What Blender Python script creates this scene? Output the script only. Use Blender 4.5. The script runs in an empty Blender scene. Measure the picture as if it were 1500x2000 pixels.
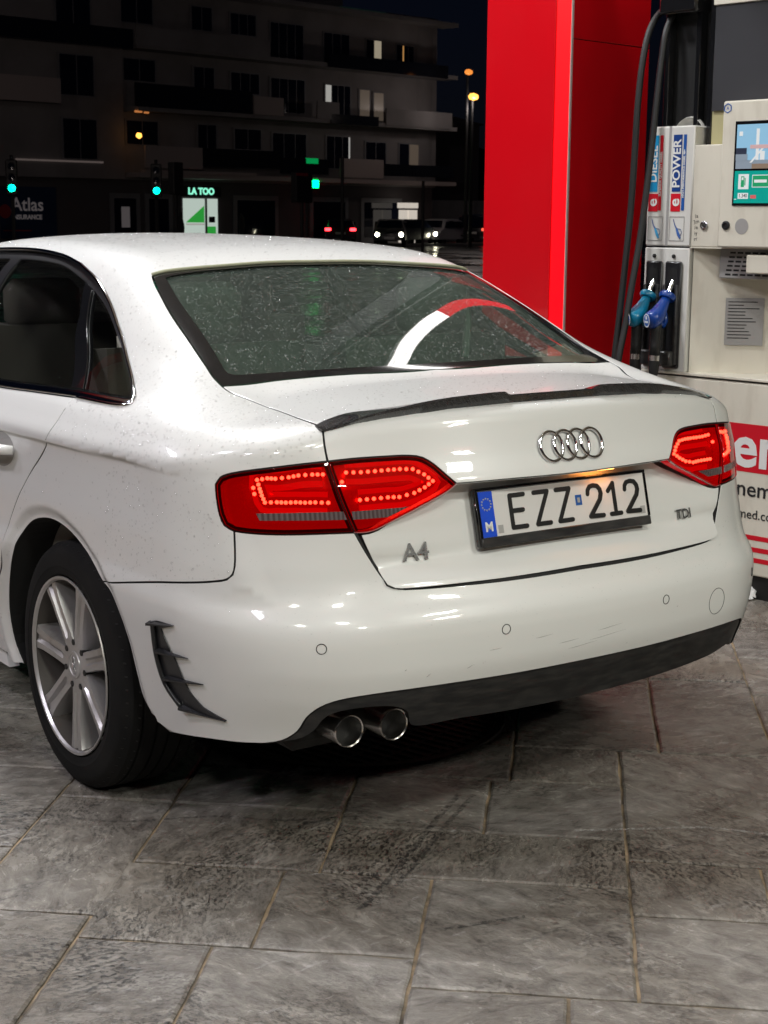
import bpy, bmesh, math, random
import numpy as np
from mathutils import Vector, Matrix
from mathutils.geometry import delaunay_2d_cdt
random.seed(7); np.random.seed(7)
SC = bpy.context.scene
COL = SC.collection
# ------------------------------------------------------------------ camera, world, exposure
CAM_LOC = Vector((-2.44078, -2.62231, 1.47652)); YAW, PITCH, ROLL = .613243, .187861, .0075016
def cam_axes():
    f = Vector((math.sin(YAW)*math.cos(PITCH), math.cos(YAW)*math.cos(PITCH), -math.sin(PITCH)))
    r = Vector((math.cos(YAW), -math.sin(YAW), 0)); u = r.cross(f)
    return r*math.cos(ROLL)+u*math.sin(ROLL), u*math.cos(ROLL)-r*math.sin(ROLL), f
cd = bpy.data.cameras.new('camera'); cam = bpy.data.objects.new('camera', cd); COL.objects.link(cam)
_r, _u, _f = cam_axes()
cam.matrix_world = Matrix(((_r.x,_u.x,-_f.x,CAM_LOC.x),(_r.y,_u.y,-_f.y,CAM_LOC.y),(_r.z,_u.z,-_f.z,CAM_LOC.z),(0,0,0,1)))
cd.sensor_fit = 'HORIZONTAL'; cd.sensor_width = 36; cd.lens = 36*3026.82/1500; cd.clip_start = .05; cd.clip_end = 2000
cd.dof.use_dof = True; cd.dof.focus_distance = 4.1; cd.dof.aperture_fstop = 20
SC.camera = cam
W = bpy.data.worlds.new('World'); SC.world = W; W.use_nodes = True
wn = W.node_tree.nodes; wl = W.node_tree.links
sky = wn.new('ShaderNodeTexSky'); sky.sky_type = 'NISHITA'; sky.sun_disc = False
sky.sun_elevation = math.radians(25); sky.sun_rotation = math.radians(180)   # a moonlit night: day sky dimmed to a few thousandths and tinted navy
bg = wn['Background']; tint = wn.new('ShaderNodeMix'); tint.data_type = 'RGBA'; tint.blend_type = 'MULTIPLY'; tint.inputs[0].default_value = 1; tint.inputs[7].default_value = (.40,.42,.80,1)
wl.new(sky.outputs[0], tint.inputs[6]); wl.new(tint.outputs[2], bg.inputs[0]); bg.inputs[1].default_value = .0011
SC.view_settings.view_transform = 'Standard'; SC.view_settings.look = 'None'
SC.view_settings.exposure = -.15; SC.view_settings.gamma = 1; SC.view_settings.use_curve_mapping = False
SC.render.engine = 'CYCLES'
SC.cycles.use_denoising = True
SC.cycles.max_bounces = 10; SC.cycles.transparent_max_bounces = 24; SC.cycles.diffuse_bounces = 3; SC.cycles.glossy_bounces = 4
SC.cycles.sample_clamp_indirect = 4; SC.cycles.sample_clamp_direct = 0; SC.cycles.caustics_reflective = False; SC.cycles.caustics_refractive = False
# ------------------------------------------------------------------ materials
def mat(name, col=(.5,.5,.5), rough=.5, metal=0, coat=0, emit=None, estr=1, spec=.5, coat_rough=.03):
    m = bpy.data.materials.new(name); m.use_nodes = True
    b = m.node_tree.nodes['Principled BSDF']
    b.inputs['Base Color'].default_value = (*col,1); b.inputs['Roughness'].default_value = rough
    b.inputs['Metallic'].default_value = metal; b.inputs['Coat Weight'].default_value = coat; b.inputs['Coat Roughness'].default_value = coat_rough
    b.inputs['Specular IOR Level'].default_value = spec
    if emit: b.inputs['Emission Color'].default_value = (*emit,1); b.inputs['Emission Strength'].default_value = estr
    return m
class NT:
    def __init__(s, m): s.t = m.node_tree; s.n = s.t.nodes; s.b = s.n.get('Principled BSDF')
    def add(s, typ, **k):
        o = s.n.new(typ)
        for a, v in k.items():
            if a.startswith('i_'):
                key = a[2:].replace('_',' ')
                o.inputs[int(key) if key.isdigit() else key].default_value = v
            else: setattr(o, a, v)
        return o
    def l(s, a, b): s.t.links.new(a, b)
    def noise(s, vec, scale, detail=4, rough=.55, dist=0):
        o = s.add('ShaderNodeTexNoise', i_Scale=scale, i_Detail=detail, i_Roughness=rough, i_Distortion=dist); s.l(vec, o.inputs['Vector']); return o.outputs[0]
    def ramp(s, fac, stops):
        o = s.add('ShaderNodeValToRGB'); e = o.color_ramp.elements
        while len(e) < len(stops): e.new(.5)
        for el, (p, c) in zip(e, stops): el.position = p; el.color = (*c,1) if len(c) == 3 else c
        s.l(fac, o.inputs[0]); return o.outputs[0]
    def math(s, op, a, b=None):
        o = s.add('ShaderNodeMath', operation=op)
        for i, v in enumerate((a, b)):
            if v is None: continue
            if isinstance(v, (int, float)): o.inputs[i].default_value = v
            else: s.l(v, o.inputs[i])
        return o.outputs[0]
    def mix(s, fac, a, b, typ='MIX'):
        o = s.add('ShaderNodeMix', data_type='RGBA', blend_type=typ)
        for i, v in ((0,fac),(6,a),(7,b)):
            if isinstance(v, (int,float)): o.inputs[i].default_value = v
            elif isinstance(v, tuple): o.inputs[i].default_value = (*v,1)
            else: s.l(v, o.inputs[i])
        return o.outputs[2]
    def mapping(s, vec, scale=(1,1,1), rot=(0,0,0)):
        o = s.add('ShaderNodeMapping'); o.inputs['Scale'].default_value = scale; o.inputs['Rotation'].default_value = rot; s.l(vec, o.inputs[0]); return o.outputs[0]
    def bump(s, h, strength=.3, dist=.01):
        o = s.add('ShaderNodeBump', i_Strength=strength, i_Distance=dist); s.l(h, o.inputs['Height']); s.l(o.outputs[0], s.b.inputs['Normal']); return o
    def pos(s): return s.add('ShaderNodeNewGeometry').outputs['Position']
    def obj(s): return s.add('ShaderNodeTexCoord').outputs['Object']
M = {}
def build_materials():
    # white car paint with faint grime specks low down on the bumper
    m = mat('white_paint', (.80,.80,.778), .30, 0, .55, spec=.3, coat_rough=.03); t = NT(m); p = t.pos()
    n = t.noise(p, 2.2, 3); sp = t.noise(p, 320, 2)
    grime = t.math('MULTIPLY', t.ramp(sp, [(.60,(0,0,0)),(.72,(1,1,1))]), t.ramp(n, [(.5,(0,0,0)),(.68,(1,1,1))]))
    t.l(t.mix(t.math('MULTIPLY', grime, .10), (.80,.80,.778), (.38,.34,.28)), t.b.inputs['Base Color']); M['paint'] = m
    m = mat('black_plastic', (.016,.016,.017), .5); t = NT(m); p = t.pos()
    t.l(t.ramp(t.noise(p, 7, 6), [(.35,(.33,)*3),(.7,(.66,)*3)]), t.b.inputs['Roughness'])
    t.l(t.ramp(t.noise(t.mapping(p,(3,3,14)), 5, 6), [(.4,(.014,.014,.015)),(.75,(.045,.043,.040))]), t.b.inputs['Base Color']); t.bump(t.noise(p,700,2), .08, .001); M['plastic'] = m
    M['gap'] = mat('black_gap_line', (.008,.008,.008), .7)  # black painted in for the shade inside the panel gaps
    M['seal'] = mat('olive_glass_seal', (.42,.43,.30), .35)
    M['gloss_black'] = mat('gloss_black_trim', (.008,.008,.009), .12, 0, .5)
    M['satin_black'] = mat('satin_black_frame', (.014,.014,.016), .32)
    M['chrome'] = mat('chrome', (.82,.83,.85), .08, 1)
    M['badge'] = mat('satin_chrome_badge', (.58,.57,.56), .24, .9)
    M['chrome_worn'] = mat('worn_chrome_tip', (.66,.64,.61), .20, 1)
    M['brushed'] = mat('brushed_steel', (.6,.6,.6), .22, 1)
    m = mat('carbon_fibre', (.012,.012,.013), .22, 0, 1.0); t = NT(m); p = t.pos()
    c1 = t.add('ShaderNodeTexChecker', i_Scale=220.0); t.l(t.mapping(p,(1,1,1),(.5,.3,.785)), c1.inputs[0])
    t.l(t.mix(c1.outputs['Fac'], (.008,.008,.009), (.019,.019,.021)), t.b.inputs['Base Color']); t.l(t.ramp(c1.outputs['Fac'],[(0,(.24,)*3),(1,(.34,)*3)]), t.b.inputs['Roughness']); M['carbon'] = m
    # tyre, alloy
    m = mat('tyre_rubber', (.010,.010,.010), .85, spec=.25); t = NT(m); o = t.obj()
    t.l(t.ramp(t.noise(o, 6, 6), [(.35,(.0045,.0045,.0045)),(.75,(.012,.011,.010))]), t.b.inputs['Base Color']); t.bump(t.noise(o,120,3), .15, .002); M['tyre'] = m
    m = mat('silver_alloy', (.42,.41,.42), .34, .75); t = NT(m); o = t.obj()
    n = t.noise(o, 5, 6); t.l(t.ramp(n,[(.35,(.56,.55,.56)),(.62,(.46,.44,.42)),(.8,(.22,.18,.14))]), t.b.inputs['Base Color']); t.l(t.ramp(n,[(.3,(.28,)*3),(.7,(.5,)*3)]), t.b.inputs['Roughness']); M['alloy'] = m
    M['barrel'] = mat('dark_rim_barrel', (.07,.062,.055), .6, .3)  # darker than the spokes to paint in the shade between them
    M['dark_metal'] = mat('dark_metal', (.03,.03,.03), .5, .6)
    M['under'] = mat('underbody_black', (.006,.006,.006), .8)
    # glass: tinted see-through with mirror reflection
    def glass(name, tint, rough=0.0, ior=1.52, wet=0):
        m = bpy.data.materials.new(name); m.use_nodes = True; t = NT(m); t.n.remove(t.b); out = t.n['Material Output']
        tr = t.add('ShaderNodeBsdfTransparent', i_Color=(*tint,1)); gl = t.add('ShaderNodeBsdfGlossy', i_Roughness=rough); fr = t.add('ShaderNodeFresnel', i_IOR=ior)
        mx = t.add('ShaderNodeMixShader'); bk = t.add('ShaderNodeNewGeometry').outputs['Backfacing']; fac = t.math('ADD', t.math('MULTIPLY', fr.outputs[0], t.math('SUBTRACT', 1.0, bk)), t.math('MULTIPLY', bk, .05)); t.l(fac, mx.inputs[0]); t.l(tr.outputs[0], mx.inputs[1]); t.l(gl.outputs[0], mx.inputs[2]); last = mx
        if wet:
            p = t.pos(); df = t.add('ShaderNodeBsdfDiffuse', i_Color=(.42,.54,.46,1))
            n = t.noise(t.mapping(p,(30,4,4),(0,0,.55)), 3, 4); n2 = t.noise(p, 430, 2)
            f = t.math('ADD', t.ramp(n,[(.40,(.045,)*3),(.75,(.075,)*3)]), t.ramp(n2,[(.55,(0,)*3),(.66,(.09,)*3)]))
            mx2 = t.add('ShaderNodeMixShader'); t.l(t.math('MULTIPLY', f, wet), mx2.inputs[0]); t.l(last.outputs[0], mx2.inputs[1]); t.l(df.outputs[0], mx2.inputs[2]); last = mx2
        t.l(last.outputs[0], out.inputs[0]); return m
    M['rear_glass'] = glass('wet_green_tinted_glass', (.30,.42,.35), 0, 1.55, 1.0)
    M['side_glass'] = glass('dark_side_glass', (.62,.63,.60), 0, 1.5)
    M['clear_glass'] = glass('clear_glass', (.85,.88,.88), 0, 1.5)
    M['water'] = glass('water_drop', (.95,.95,.95), 0, 1.5)
    m = glass('whitened_water_bead', (.96,.97,.96), 0, 1.4); t = NT(m); out = t.n['Material Output']; src = out.inputs[0].links[0].from_socket; df = t.add('ShaderNodeBsdfDiffuse', i_Color=(.80,.86,.82,1)); mx = t.add('ShaderNodeMixShader'); mx.inputs[0].default_value = .17; t.l(src, mx.inputs[1]); t.l(df.outputs[0], mx.inputs[2]); t.l(mx.outputs[0], out.inputs[0]); M['water_bead'] = m  # white diffuse share paints in the light refracted by the beads
    M['lens_red'] = glass('red_lamp_lens', (.74,.045,.04), .02, 1.5)
    M['lens_clear'] = glass('clear_lamp_lens', (.8,.75,.75), .02, 1.5)
    M['lamp_red'] = mat('glowing_red_reflector', (.22,.004,.008), .25, .5, emit=(1,.0,.01), estr=.34)  # own glow paints in the LED light spread through the lamp
    M['glow'] = mat('lit_light_guide', (.3,.0,.0), .3, emit=(1,.02,.02), estr=.55)
    M['glow_soft'] = mat('lit_lamp_bowl', (.3,.0,.0), .3, emit=(1,.01,.02), estr=.95)
    M['led'] = mat('lit_red_led', (.4,.02,.02), .3, emit=(1,.34,.18), estr=20)
    m = mat('ribbed_reverse_lamp', (.35,.33,.33), .18, .6); t = NT(m); w = t.add('ShaderNodeTexWave', i_Scale=34.0); w.bands_direction='X'; t.l(t.pos(), w.inputs[0])
    t.l(t.ramp(w.outputs[1],[(.2,(.20,.14,.14)),(.7,(.34,.27,.27))]), t.b.inputs['Base Color']); t.bump(w.outputs[1], .6, .003); M['reverse'] = m
    M['plate_lamp'] = mat('lit_plate_bulb', (.8,.4,.1), .4, emit=(1,.33,.06), estr=13)
    M['plate_white'] = mat('plate_white', (.72,.70,.68), .35, 0, .3)
    M['plate_black'] = mat('plate_black', (.012,.012,.012), .4)
    M['plate_blue'] = mat('plate_blue', (.005,.07,.62), .4)
    M['grey_print'] = mat('grey_print', (.38,.37,.36), .5)
    M['star'] = mat('star_yellow', (.75,.68,.25), .5)
    m = mat('seat_fabric', (.20,.19,.175), .9); M['seat'] = m
    M['trim_grey'] = mat('pale_interior_trim', (.34,.35,.32), .8)
    # ground
    m = mat('stamped_slab', (.2,.18,.17), .45); t = NT(m); p = t.pos(); oi = t.add('ShaderNodeObjectInfo').outputs['Random']
    comb = t.add('ShaderNodeCombineXYZ'); t.l(t.math('MULTIPLY', oi, 37.0), comb.inputs[0]); t.l(t.math('MULTIPLY', oi, 91.0), comb.inputs[1])
    va = t.add('ShaderNodeVectorMath', operation='ADD'); t.l(p, va.inputs[0]); t.l(comb.outputs[0], va.inputs[1]); q = va.outputs[0]
    rt = t.add('ShaderNodeVectorRotate', rotation_type='Z_AXIS'); t.l(q, rt.inputs[0]); t.l(t.math('MULTIPLY', oi, 2.6), rt.inputs['Angle'])
    st = t.mapping(rt.outputs[0], (1,1.8,1))
    big = t.noise(p, 1.7, 4); fine = t.noise(st, 11, 12, .70, .5); flake = t.noise(st, 58, 8, .72, .4); grit = t.noise(p, 210, 3)
    base = t.ramp(fine, [(.30,(.095,.087,.080)),(.43,(.195,.181,.167)),(.55,(.275,.259,.240)),(.70,(.43,.41,.385))])
    residue = t.math('MULTIPLY', t.ramp(flake, [(.455,(1,)*3),(.505,(0,)*3)]), t.ramp(t.noise(p, 1.9, 5, .62), [(.44,(0,)*3),(.62,(1,)*3)]))
    col = t.mix(t.math('MULTIPLY', residue, .92), base, (.020,.0195,.019))
    col = t.mix(t.ramp(big,[(.35,(0,)*3),(.7,(.9,)*3)]), col, (.62,.56,.48), 'MULTIPLY')
    tintr = t.ramp(oi, [(0,(.93,.92,.92)),(.5,(1,.99,.97)),(1,(.96,.94,.91))]); col = t.mix(1.0, col, tintr, 'MULTIPLY')
    ws = t.noise(t.mapping(p,(2.2,7,1),(0,0,-.35)), 5, 8, .7, .4); col = t.mix(t.math('MULTIPLY', t.ramp(ws,[(.60,(0,)*3),(.68,(1,)*3)]), .45), col, (.46,.44,.43))
    # black tyre scuffs
    sc = t.noise(t.mapping(p,(1.2,9,1),(0,0,.62)), 2.3, 3, .5, .2); scm = t.math('MULTIPLY', t.ramp(sc,[(.63,(0,)*3),(.70,(1,)*3)]), t.ramp(t.noise(p,60,2),[(.4,(.2,)*3),(.6,(1,)*3)]))
    col = t.mix(t.math('MULTIPLY', scm, .5), col, (.03,.03,.03)); t.l(col, t.b.inputs['Base Color'])
    t.l(t.math('ADD', t.math('MULTIPLY', fine, .22), t.math('MULTIPLY', big, .30)), t.b.inputs['Roughness'])
    h = t.math('ADD', t.math('ADD', fine, t.math('MULTIPLY', flake, .55)), t.math('MULTIPLY', grit, .05)); t.bump(h, .6, .009); M['slab'] = m
    m = mat('tan_grout', (.38,.28,.17), .8); t = NT(m); p = t.pos()
    t.l(t.ramp(t.noise(p, 5.5, 7, .65), [(.34,(.035,.03,.026)),(.46,(.17,.13,.085)),(.60,(.36,.265,.165)),(.8,(.33,.28,.21))]), t.b.inputs['Base Color']); t.bump(t.noise(p,90,4), .5, .006); M['grout'] = m
    m = mat('wet_asphalt', (.022,.022,.024), .22); t = NT(m); p = t.pos(); n = t.noise(p, .35, 5)
    t.l(t.ramp(n,[(.38,(.09,)*3),(.66,(.5,)*3)]), t.b.inputs['Roughness']); t.bump(t.noise(p,6,5), .25, .02); M['asphalt'] = m
    m = mat('pavement_concrete', (.16,.155,.15), .7); M['pavement'] = m
    def smear(name, col, sc):
        m = mat(name, col, .6); t = NT(m); p = t.pos(); f = t.math('MULTIPLY', t.ramp(t.noise(p, sc, 4),[(.42,(0,)*3),(.60,(1,)*3)]), .5); t.l(f, t.b.inputs['Alpha']); return m
    M['tyre_mark'] = smear('tyre_mark', (.03,.03,.03), 75); M['pale_mark'] = smear('pale_scuff', (.60,.58,.56), 120)
    # forecourt steel
    m = mat('red_enamel', (.64,.004,.010), .20, 0, .35); t = NT(m); p = t.pos()
    t.bump(t.noise(t.mapping(p,(5,5,.5)), 1.0, 3), .10, .02); t.l(t.ramp(t.noise(p, 3, 5),[(.3,(.16,)*3),(.7,(.27,)*3)]), t.b.inputs['Roughness']); M['red'] = m
    M['red_lit'] = mat('lit_red_strip', (.5,.0,.0), .3, emit=(1,.0,.008), estr=1.35)
    M['red_line'] = mat('lit_red_ceiling_line', (.5,.0,.0), .3, emit=(1,.0,.02), estr=5)
    M['white_lit'] = mat('lit_white_strip', (.8,.8,.8), .4, emit=(1,.98,.96), estr=14)
    M['lamp_lit'] = mat('lit_canopy_panel', (.8,.8,.8), .5, emit=(.985,1,.915), estr=128)
    M['lamp_over'] = mat('lit_bright_canopy_panel', (.8,.8,.8), .5, emit=(.97,.98,1), estr=160)
    M['lamp_lit_cool'] = mat('lit_cool_canopy_panel', (.8,.8,.8), .5, emit=(.91,.88,1), estr=92)
    M['lamp_far'] = mat('lit_rear_canopy_panel', (.8,.8,.8), .5, emit=(.99,1,.91), estr=195)
    M['ceiling'] = mat('canopy_ceiling', (.84,.84,.82), .5)
    m = mat('cream_enamel', (.68,.64,.54), .38, 0, .15); t = NT(m); p = t.pos()
    t.l(t.mix(t.math('MULTIPLY', t.ramp(t.noise(t.mapping(p,(4,4,1.2)), 4, 7), [(.5,(0,)*3),(.78,(1,)*3)]), .35), (.70,.66,.56), (.40,.35,.27)), t.b.inputs['Base Color']); M['cream'] = m
    M['cream_white'] = mat('white_enamel', (.68,.67,.63), .35)
    M['yellow_panel'] = mat('olive_yellow_panel', (.48,.44,.24), .4)
    M['dark_screen'] = mat('dark_grey_display', (.055,.055,.06), .12, 0, .6)
    M['grey_panel'] = mat('grey_panel', (.33,.32,.31), .5)
    M['black_rubber'] = mat('black_hose_rubber', (.006,.006,.006), .55)
    M['black'] = mat('matt_black', (.006,.006,.006), .6)
    M['sign_red'] = mat('sign_red', (.62,.006,.02), .4); M['sign_cyan'] = mat('sign_cyan', (.01,.28,.56), .4); M['sign_navy'] = mat('sign_navy', (.006,.045,.22), .4); M['sign_blue'] = mat('sign_blue', (.01,.09,.36), .4)
    M['sign_white'] = mat('sign_white', (.78,.78,.76), .4); M['ink'] = mat('ink_black', (.015,.015,.017), .5)
    M['teal'] = mat('teal_nozzle', (.004,.19,.33), .28, 0, .4); M['blue'] = mat('blue_nozzle', (.004,.045,.26), .28, 0, .4)
    def lit(n, c, s): M[n] = mat(n, tuple(x*.3 for x in c), .3, emit=c, estr=s)
    lit('screen_sky', (.33,.62,.85), .62); lit('screen_teal', (.0,.42,.34), .6); lit('screen_white', (.9,.92,.92), .62); lit('screen_grey', (.35,.42,.50), .5); lit('screen_pink', (.85,.55,.55), .5); lit('screen_brown', (.35,.25,.18), .5); lit('screen_dark', (.05,.06,.10), .4); lit('screen_green', (.02,.40,.16), .6); lit('screen_red', (.8,.15,.15), .6)
    # street
    m = mat('render_facade', (.26,.25,.25), .85); t = NT(m); t.l(t.ramp(t.noise(t.pos(), .5, 5),[(.3,(.21,.20,.20)),(.7,(.29,.275,.275))]), t.b.inputs['Base Color']); M['facade'] = m
    M['facade_light'] = mat('pale_parapet', (.42,.36,.34), .8); M['facade_dark'] = mat('dark_recess', (.10,.09,.095), .9)
    M['frame_grey'] = mat('window_frame_grey', (.20,.20,.21), .5)
    M['window_dark'] = mat('dark_window_pane', (.008,.010,.022), .06, 0, .3); M['balcony_glass'] = mat('dark_balcony_glass', (.012,.014,.020), .12)
    lit('window_cream', (1,.86,.62), .30); lit('window_white', (.9,.88,.82), .38); lit('window_orange', (1,.50,.15), .45); lit('window_dim', (.7,.55,.42), .09)
    lit('green_on', (.0,1,.55), 14); lit('green_cross', (.0,1,.18), 9); lit('green_dim', (.0,.5,.12), .5); lit('shop_sign', (.30,1,.70), 1.1); lit('shop_green', (.06,.75,.10), .4); lit('shop_light', (.80,.95,.85), .6); lit('headlight', (1,.95,.70), 40); lit('tail', (1,.03,.04), 9); lit('tail_dim', (1,.10,.05), 2.5); lit('sodium', (1,.42,.07), 3.2); lit('sodium_dim', (1,.30,.05), 1.2); lit('kiosk', (1,.90,.78), .6); lit('line_pale', (.75,.60,.55), .10); lit('green_line', (.0,.55,.40), .18); lit('amber_dim',(1,.35,.1),.5)
    M['sign_shop_navy'] = mat('navy_shop_sign', (.012,.03,.085), .5); M['text_dim'] = mat('pale_lettering', (.55,.50,.50), .6, emit=(.5,.45,.46), estr=.10); M['dim_red'] = mat('dim_red_print', (.30,.02,.03), .6)
    M['pole'] = mat('dark_pole', (.014,.014,.015), .6); M['car_dark'] = mat('dark_car_paint', (.02,.021,.024), .25, 0, .8); M['car_silver'] = mat('pale_car_paint', (.42,.40,.41), .3, 0, .8); M['person_dark'] = mat('dark_clothes', (.02,.02,.022), .9); M['skin'] = mat('skin', (.35,.22,.16), .6)
    M['tissue'] = mat('white_tissue', (.8,.8,.8), .9); M['leaf_dark'] = mat('dark_hill', (.012,.013,.012), .9)
build_materials()
# ------------------------------------------------------------------ mesh helpers
def mesh_obj(name, verts, faces, m, parent=None, normals=None, smooth=False, loc=None, rot=None):
    me = bpy.data.meshes.new(name); me.from_pydata([tuple(map(float, v)) for v in verts], [], faces)
    if m is not None: me.materials.append(m)
    if smooth or normals is not None: me.polygons.foreach_set('use_smooth', [True]*len(me.polygons))
    if normals is not None: me.normals_split_custom_set_from_vertices([tuple(map(float, n)) for n in normals])
    me.update(); o = bpy.data.objects.new(name, me); COL.objects.link(o)
    if parent: o.parent = parent
    if loc is not None: o.location = loc
    if rot is not None: o.rotation_euler = rot
    return o
def tag(o, label, cat=None, group=None, kind=None):
    if label: o['label'] = label
    if cat: o['category'] = cat
    if group: o['group'] = group
    if kind: o['kind'] = kind
    return o
def empty(name, loc=(0,0,0), rz=0, label=None, cat=None, group=None, parent=None):
    o = bpy.data.objects.new(name, None); COL.objects.link(o); o.location = loc; o.rotation_euler = (0,0,rz); o.empty_display_size = .2
    if parent: o.parent = parent
    return tag(o, label, cat, group)
def copy_tree(o, parent=None):
    c = o.copy(); COL.objects.link(c); c.parent = parent
    for ch in [x for x in bpy.data.objects if x.parent == o]: copy_tree(ch, c)
    return c
class MB:
    def __init__(s): s.v = []; s.f = []
    def add(s, vs, fs):
        k = len(s.v); s.v += [tuple(v) for v in vs]; s.f += [tuple(i+k for i in f) for f in fs]; return s
    def box(s, a, b, bev=0):
        x0,y0,z0 = a; x1,y1,z1 = b
        if bev:
            k = bev; vs = []
            for z, i in ((z0,k),(z0+k,0),(z1-k,0),(z1,k)):
                vs += [(x0+k+i*0,y0+i,z),(x1-k,y0+i,z),(x1-i,y0+k,z),(x1-i,y1-k,z),(x1-k,y1-i,z),(x0+k,y1-i,z),(x0+i,y1-k,z),(x0+i,y0+k,z)]
            fs = [tuple(range(7,-1,-1)), tuple(range(24,32))]
            for r in range(3):
                for j in range(8): fs.append((r*8+j, r*8+(j+1)%8, r*8+8+(j+1)%8, r*8+8+j))
            return s.add(vs, fs)
        return s.add([(x0,y0,z0),(x1,y0,z0),(x1,y1,z0),(x0,y1,z0),(x0,y0,z1),(x1,y0,z1),(x1,y1,z1),(x0,y1,z1)],
                     [(3,2,1,0),(4,5,6,7),(0,1,5,4),(1,2,6,5),(2,3,7,6),(3,0,4,7)])
    def prism(s, poly, axis, a, b):   # poly: 2d points, extruded along axis
        n = len(poly)
        def P(p, t): return {'x':(t,p[0],p[1]),'y':(p[0],t,p[1]),'z':(p[0],p[1],t)}[axis]
        vs = [P(p,a) for p in poly]+[P(p,b) for p in poly]
        return s.add(vs, [tuple(range(n-1,-1,-1)), tuple(range(n,2*n))]+[(i,(i+1)%n,n+(i+1)%n,n+i) for i in range(n)])
    def tube(s, pts, r, seg=10, cap=True):
        pts = [Vector(p) for p in pts]; n = len(pts); rr = r if isinstance(r,(list,tuple)) else [r]*n
        up = Vector((0,0,1)); vs = []; prev = None
        for i, p in enumerate(pts):
            d = (pts[min(i+1,n-1)]-pts[max(i-1,0)]).normalized()
            if prev is None:
                a = d.cross(up if abs(d.z) < .9 else Vector((1,0,0))).normalized()
            else: a = (prev-d*prev.dot(d)).normalized()
            prev = a; b = d.cross(a)
            for k in range(seg):
                t = 2*math.pi*k/seg; vs.append(p+(a*math.cos(t)+b*math.sin(t))*rr[i])
        fs = [(i*seg+k, i*seg+(k+1)%seg, (i+1)*seg+(k+1)%seg, (i+1)*seg+k) for i in range(n-1) for k in range(seg)]
        if cap: fs += [tuple(range(seg-1,-1,-1)), tuple(range((n-1)*seg, n*seg))]
        return s.add(vs, fs)
    def lathe(s, prof, axis='x', seg=48, closed=False):  # prof: (along axis, radius)
        n = len(prof); vs = []
        for k in range(seg):
            t = 2*math.pi*k/seg; c, sn = math.cos(t), math.sin(t)
            for a, r in prof: vs.append({'x':(a,r*c,r*sn),'y':(r*c,a,r*sn),'z':(r*c,r*sn,a)}[axis])
        fs = []
        for k in range(seg):
            k2 = (k+1)%seg
            for i in range(n if closed else n-1):
                j = (i+1)%n; fs.append((k*n+i, k*n+j, k2*n+j, k2*n+i))
        return s.add(vs, fs)
    def build(s, name, m, parent=None, smooth=False, angle=None, loc=None, rot=None):
        o = mesh_obj(name, s.v, s.f, m, parent, smooth=smooth, loc=loc, rot=rot)
        bm = bmesh.new(); bm.from_mesh(o.data); bmesh.ops.recalc_face_normals(bm, faces=bm.faces)
        if angle is not None:
            for e in bm.edges:
                if len(e.link_faces) == 2 and e.calc_face_angle(0) > math.radians(angle): e.smooth = False
            for f in bm.faces: f.smooth = True
        bm.to_mesh(o.data); bm.free(); return o
def text_data(txt, size=1, extrude=.002, bold=0, sx=1, align='CENTER'):
    cu = bpy.data.curves.new('lettering', 'FONT'); cu.body = txt; cu.size = size; cu.extrude = extrude; cu.offset = bold; cu.align_x = align; cu.align_y = 'CENTER'; cu.resolution_u = 3
    tmp = bpy.data.objects.new('lettering_tmp', cu); COL.objects.link(tmp); bpy.context.view_layer.update()
    me = bpy.data.meshes.new_from_object(tmp.evaluated_get(bpy.context.evaluated_depsgraph_get()))
    bpy.data.objects.remove(tmp); bpy.data.curves.remove(cu)
    for v in me.vertices: v.co.x *= sx
    return me
def text_obj(name, txt, m, parent, origin, xdir, ydir, size, extrude=.001, bold=0, sx=1, align='CENTER'):
    me = text_data(txt, size, extrude, bold, sx, align); me.materials.clear(); me.materials.append(m)
    x = Vector(xdir).normalized(); y = Vector(ydir).normalized(); z = x.cross(y); o0 = Vector(origin)
    for v in me.vertices: v.co = o0+x*v.co.x+y*v.co.y+z*v.co.z
    o = bpy.data.objects.new(name, me); COL.objects.link(o); o.parent = parent; return o
# ------------------------------------------------------------------ master surface of the saloon: an implicit body all panels are cut from
PANEL_FN = '''
def chart_dir(uv, chart):
    k = chart[0]
    if k == 'sph':
        ph, ta = uv[:,0], uv[:,1]; d = np.stack([np.sin(ph)*np.cos(ta), -np.cos(ph)*np.cos(ta), np.sin(ta)],1); o = np.broadcast_to(np.array(chart[1],float), d.shape)
    elif k == 'sphf':
        ph, ta = uv[:,0], uv[:,1]; d = np.stack([np.sin(ph)*np.cos(ta), np.cos(ph)*np.cos(ta), np.sin(ta)],1); o = np.broadcast_to(np.array(chart[1],float), d.shape)
    elif k == 'side':
        d = np.zeros((len(uv),3)); d[:,0] = -1; o = np.stack([np.full(len(uv),-.2), uv[:,0], uv[:,1]],1)
    else:
        d = np.zeros((len(uv),3)); d[:,2] = 1; o = np.stack([uv[:,0], uv[:,1], np.full(len(uv),.6)],1)
    return o, d
'''
exec(PANEL_FN)
def chart_uv(P, chart):
    P = np.asarray(P, float); k = chart[0]
    if k == 'sph':
        q = P-np.array(chart[1]); r = np.linalg.norm(q,axis=1); return np.stack([np.arctan2(q[:,0], -q[:,1]), np.arcsin(q[:,2]/r)],1)
    if k == 'sphf':
        q = P-np.array(chart[1]); r = np.linalg.norm(q,axis=1); return np.stack([np.arctan2(q[:,0], q[:,1]), np.arcsin(q[:,2]/r)],1)
    if k == 'side': return P[:,1:3].copy()
    return P[:,:2].copy()
def chart_pos(uv, chart, FN):
    o, d = chart_dir(uv, chart); lo = np.full(len(uv), .02); hi = np.full(len(uv), 2.6)
    for _ in range(34):
        mid = (lo+hi)/2; ins = FN(o+d*mid[:,None]) <= 0; lo = np.where(ins, mid, lo); hi = np.where(ins, hi, mid)
    return o+d*hi[:,None]
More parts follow.
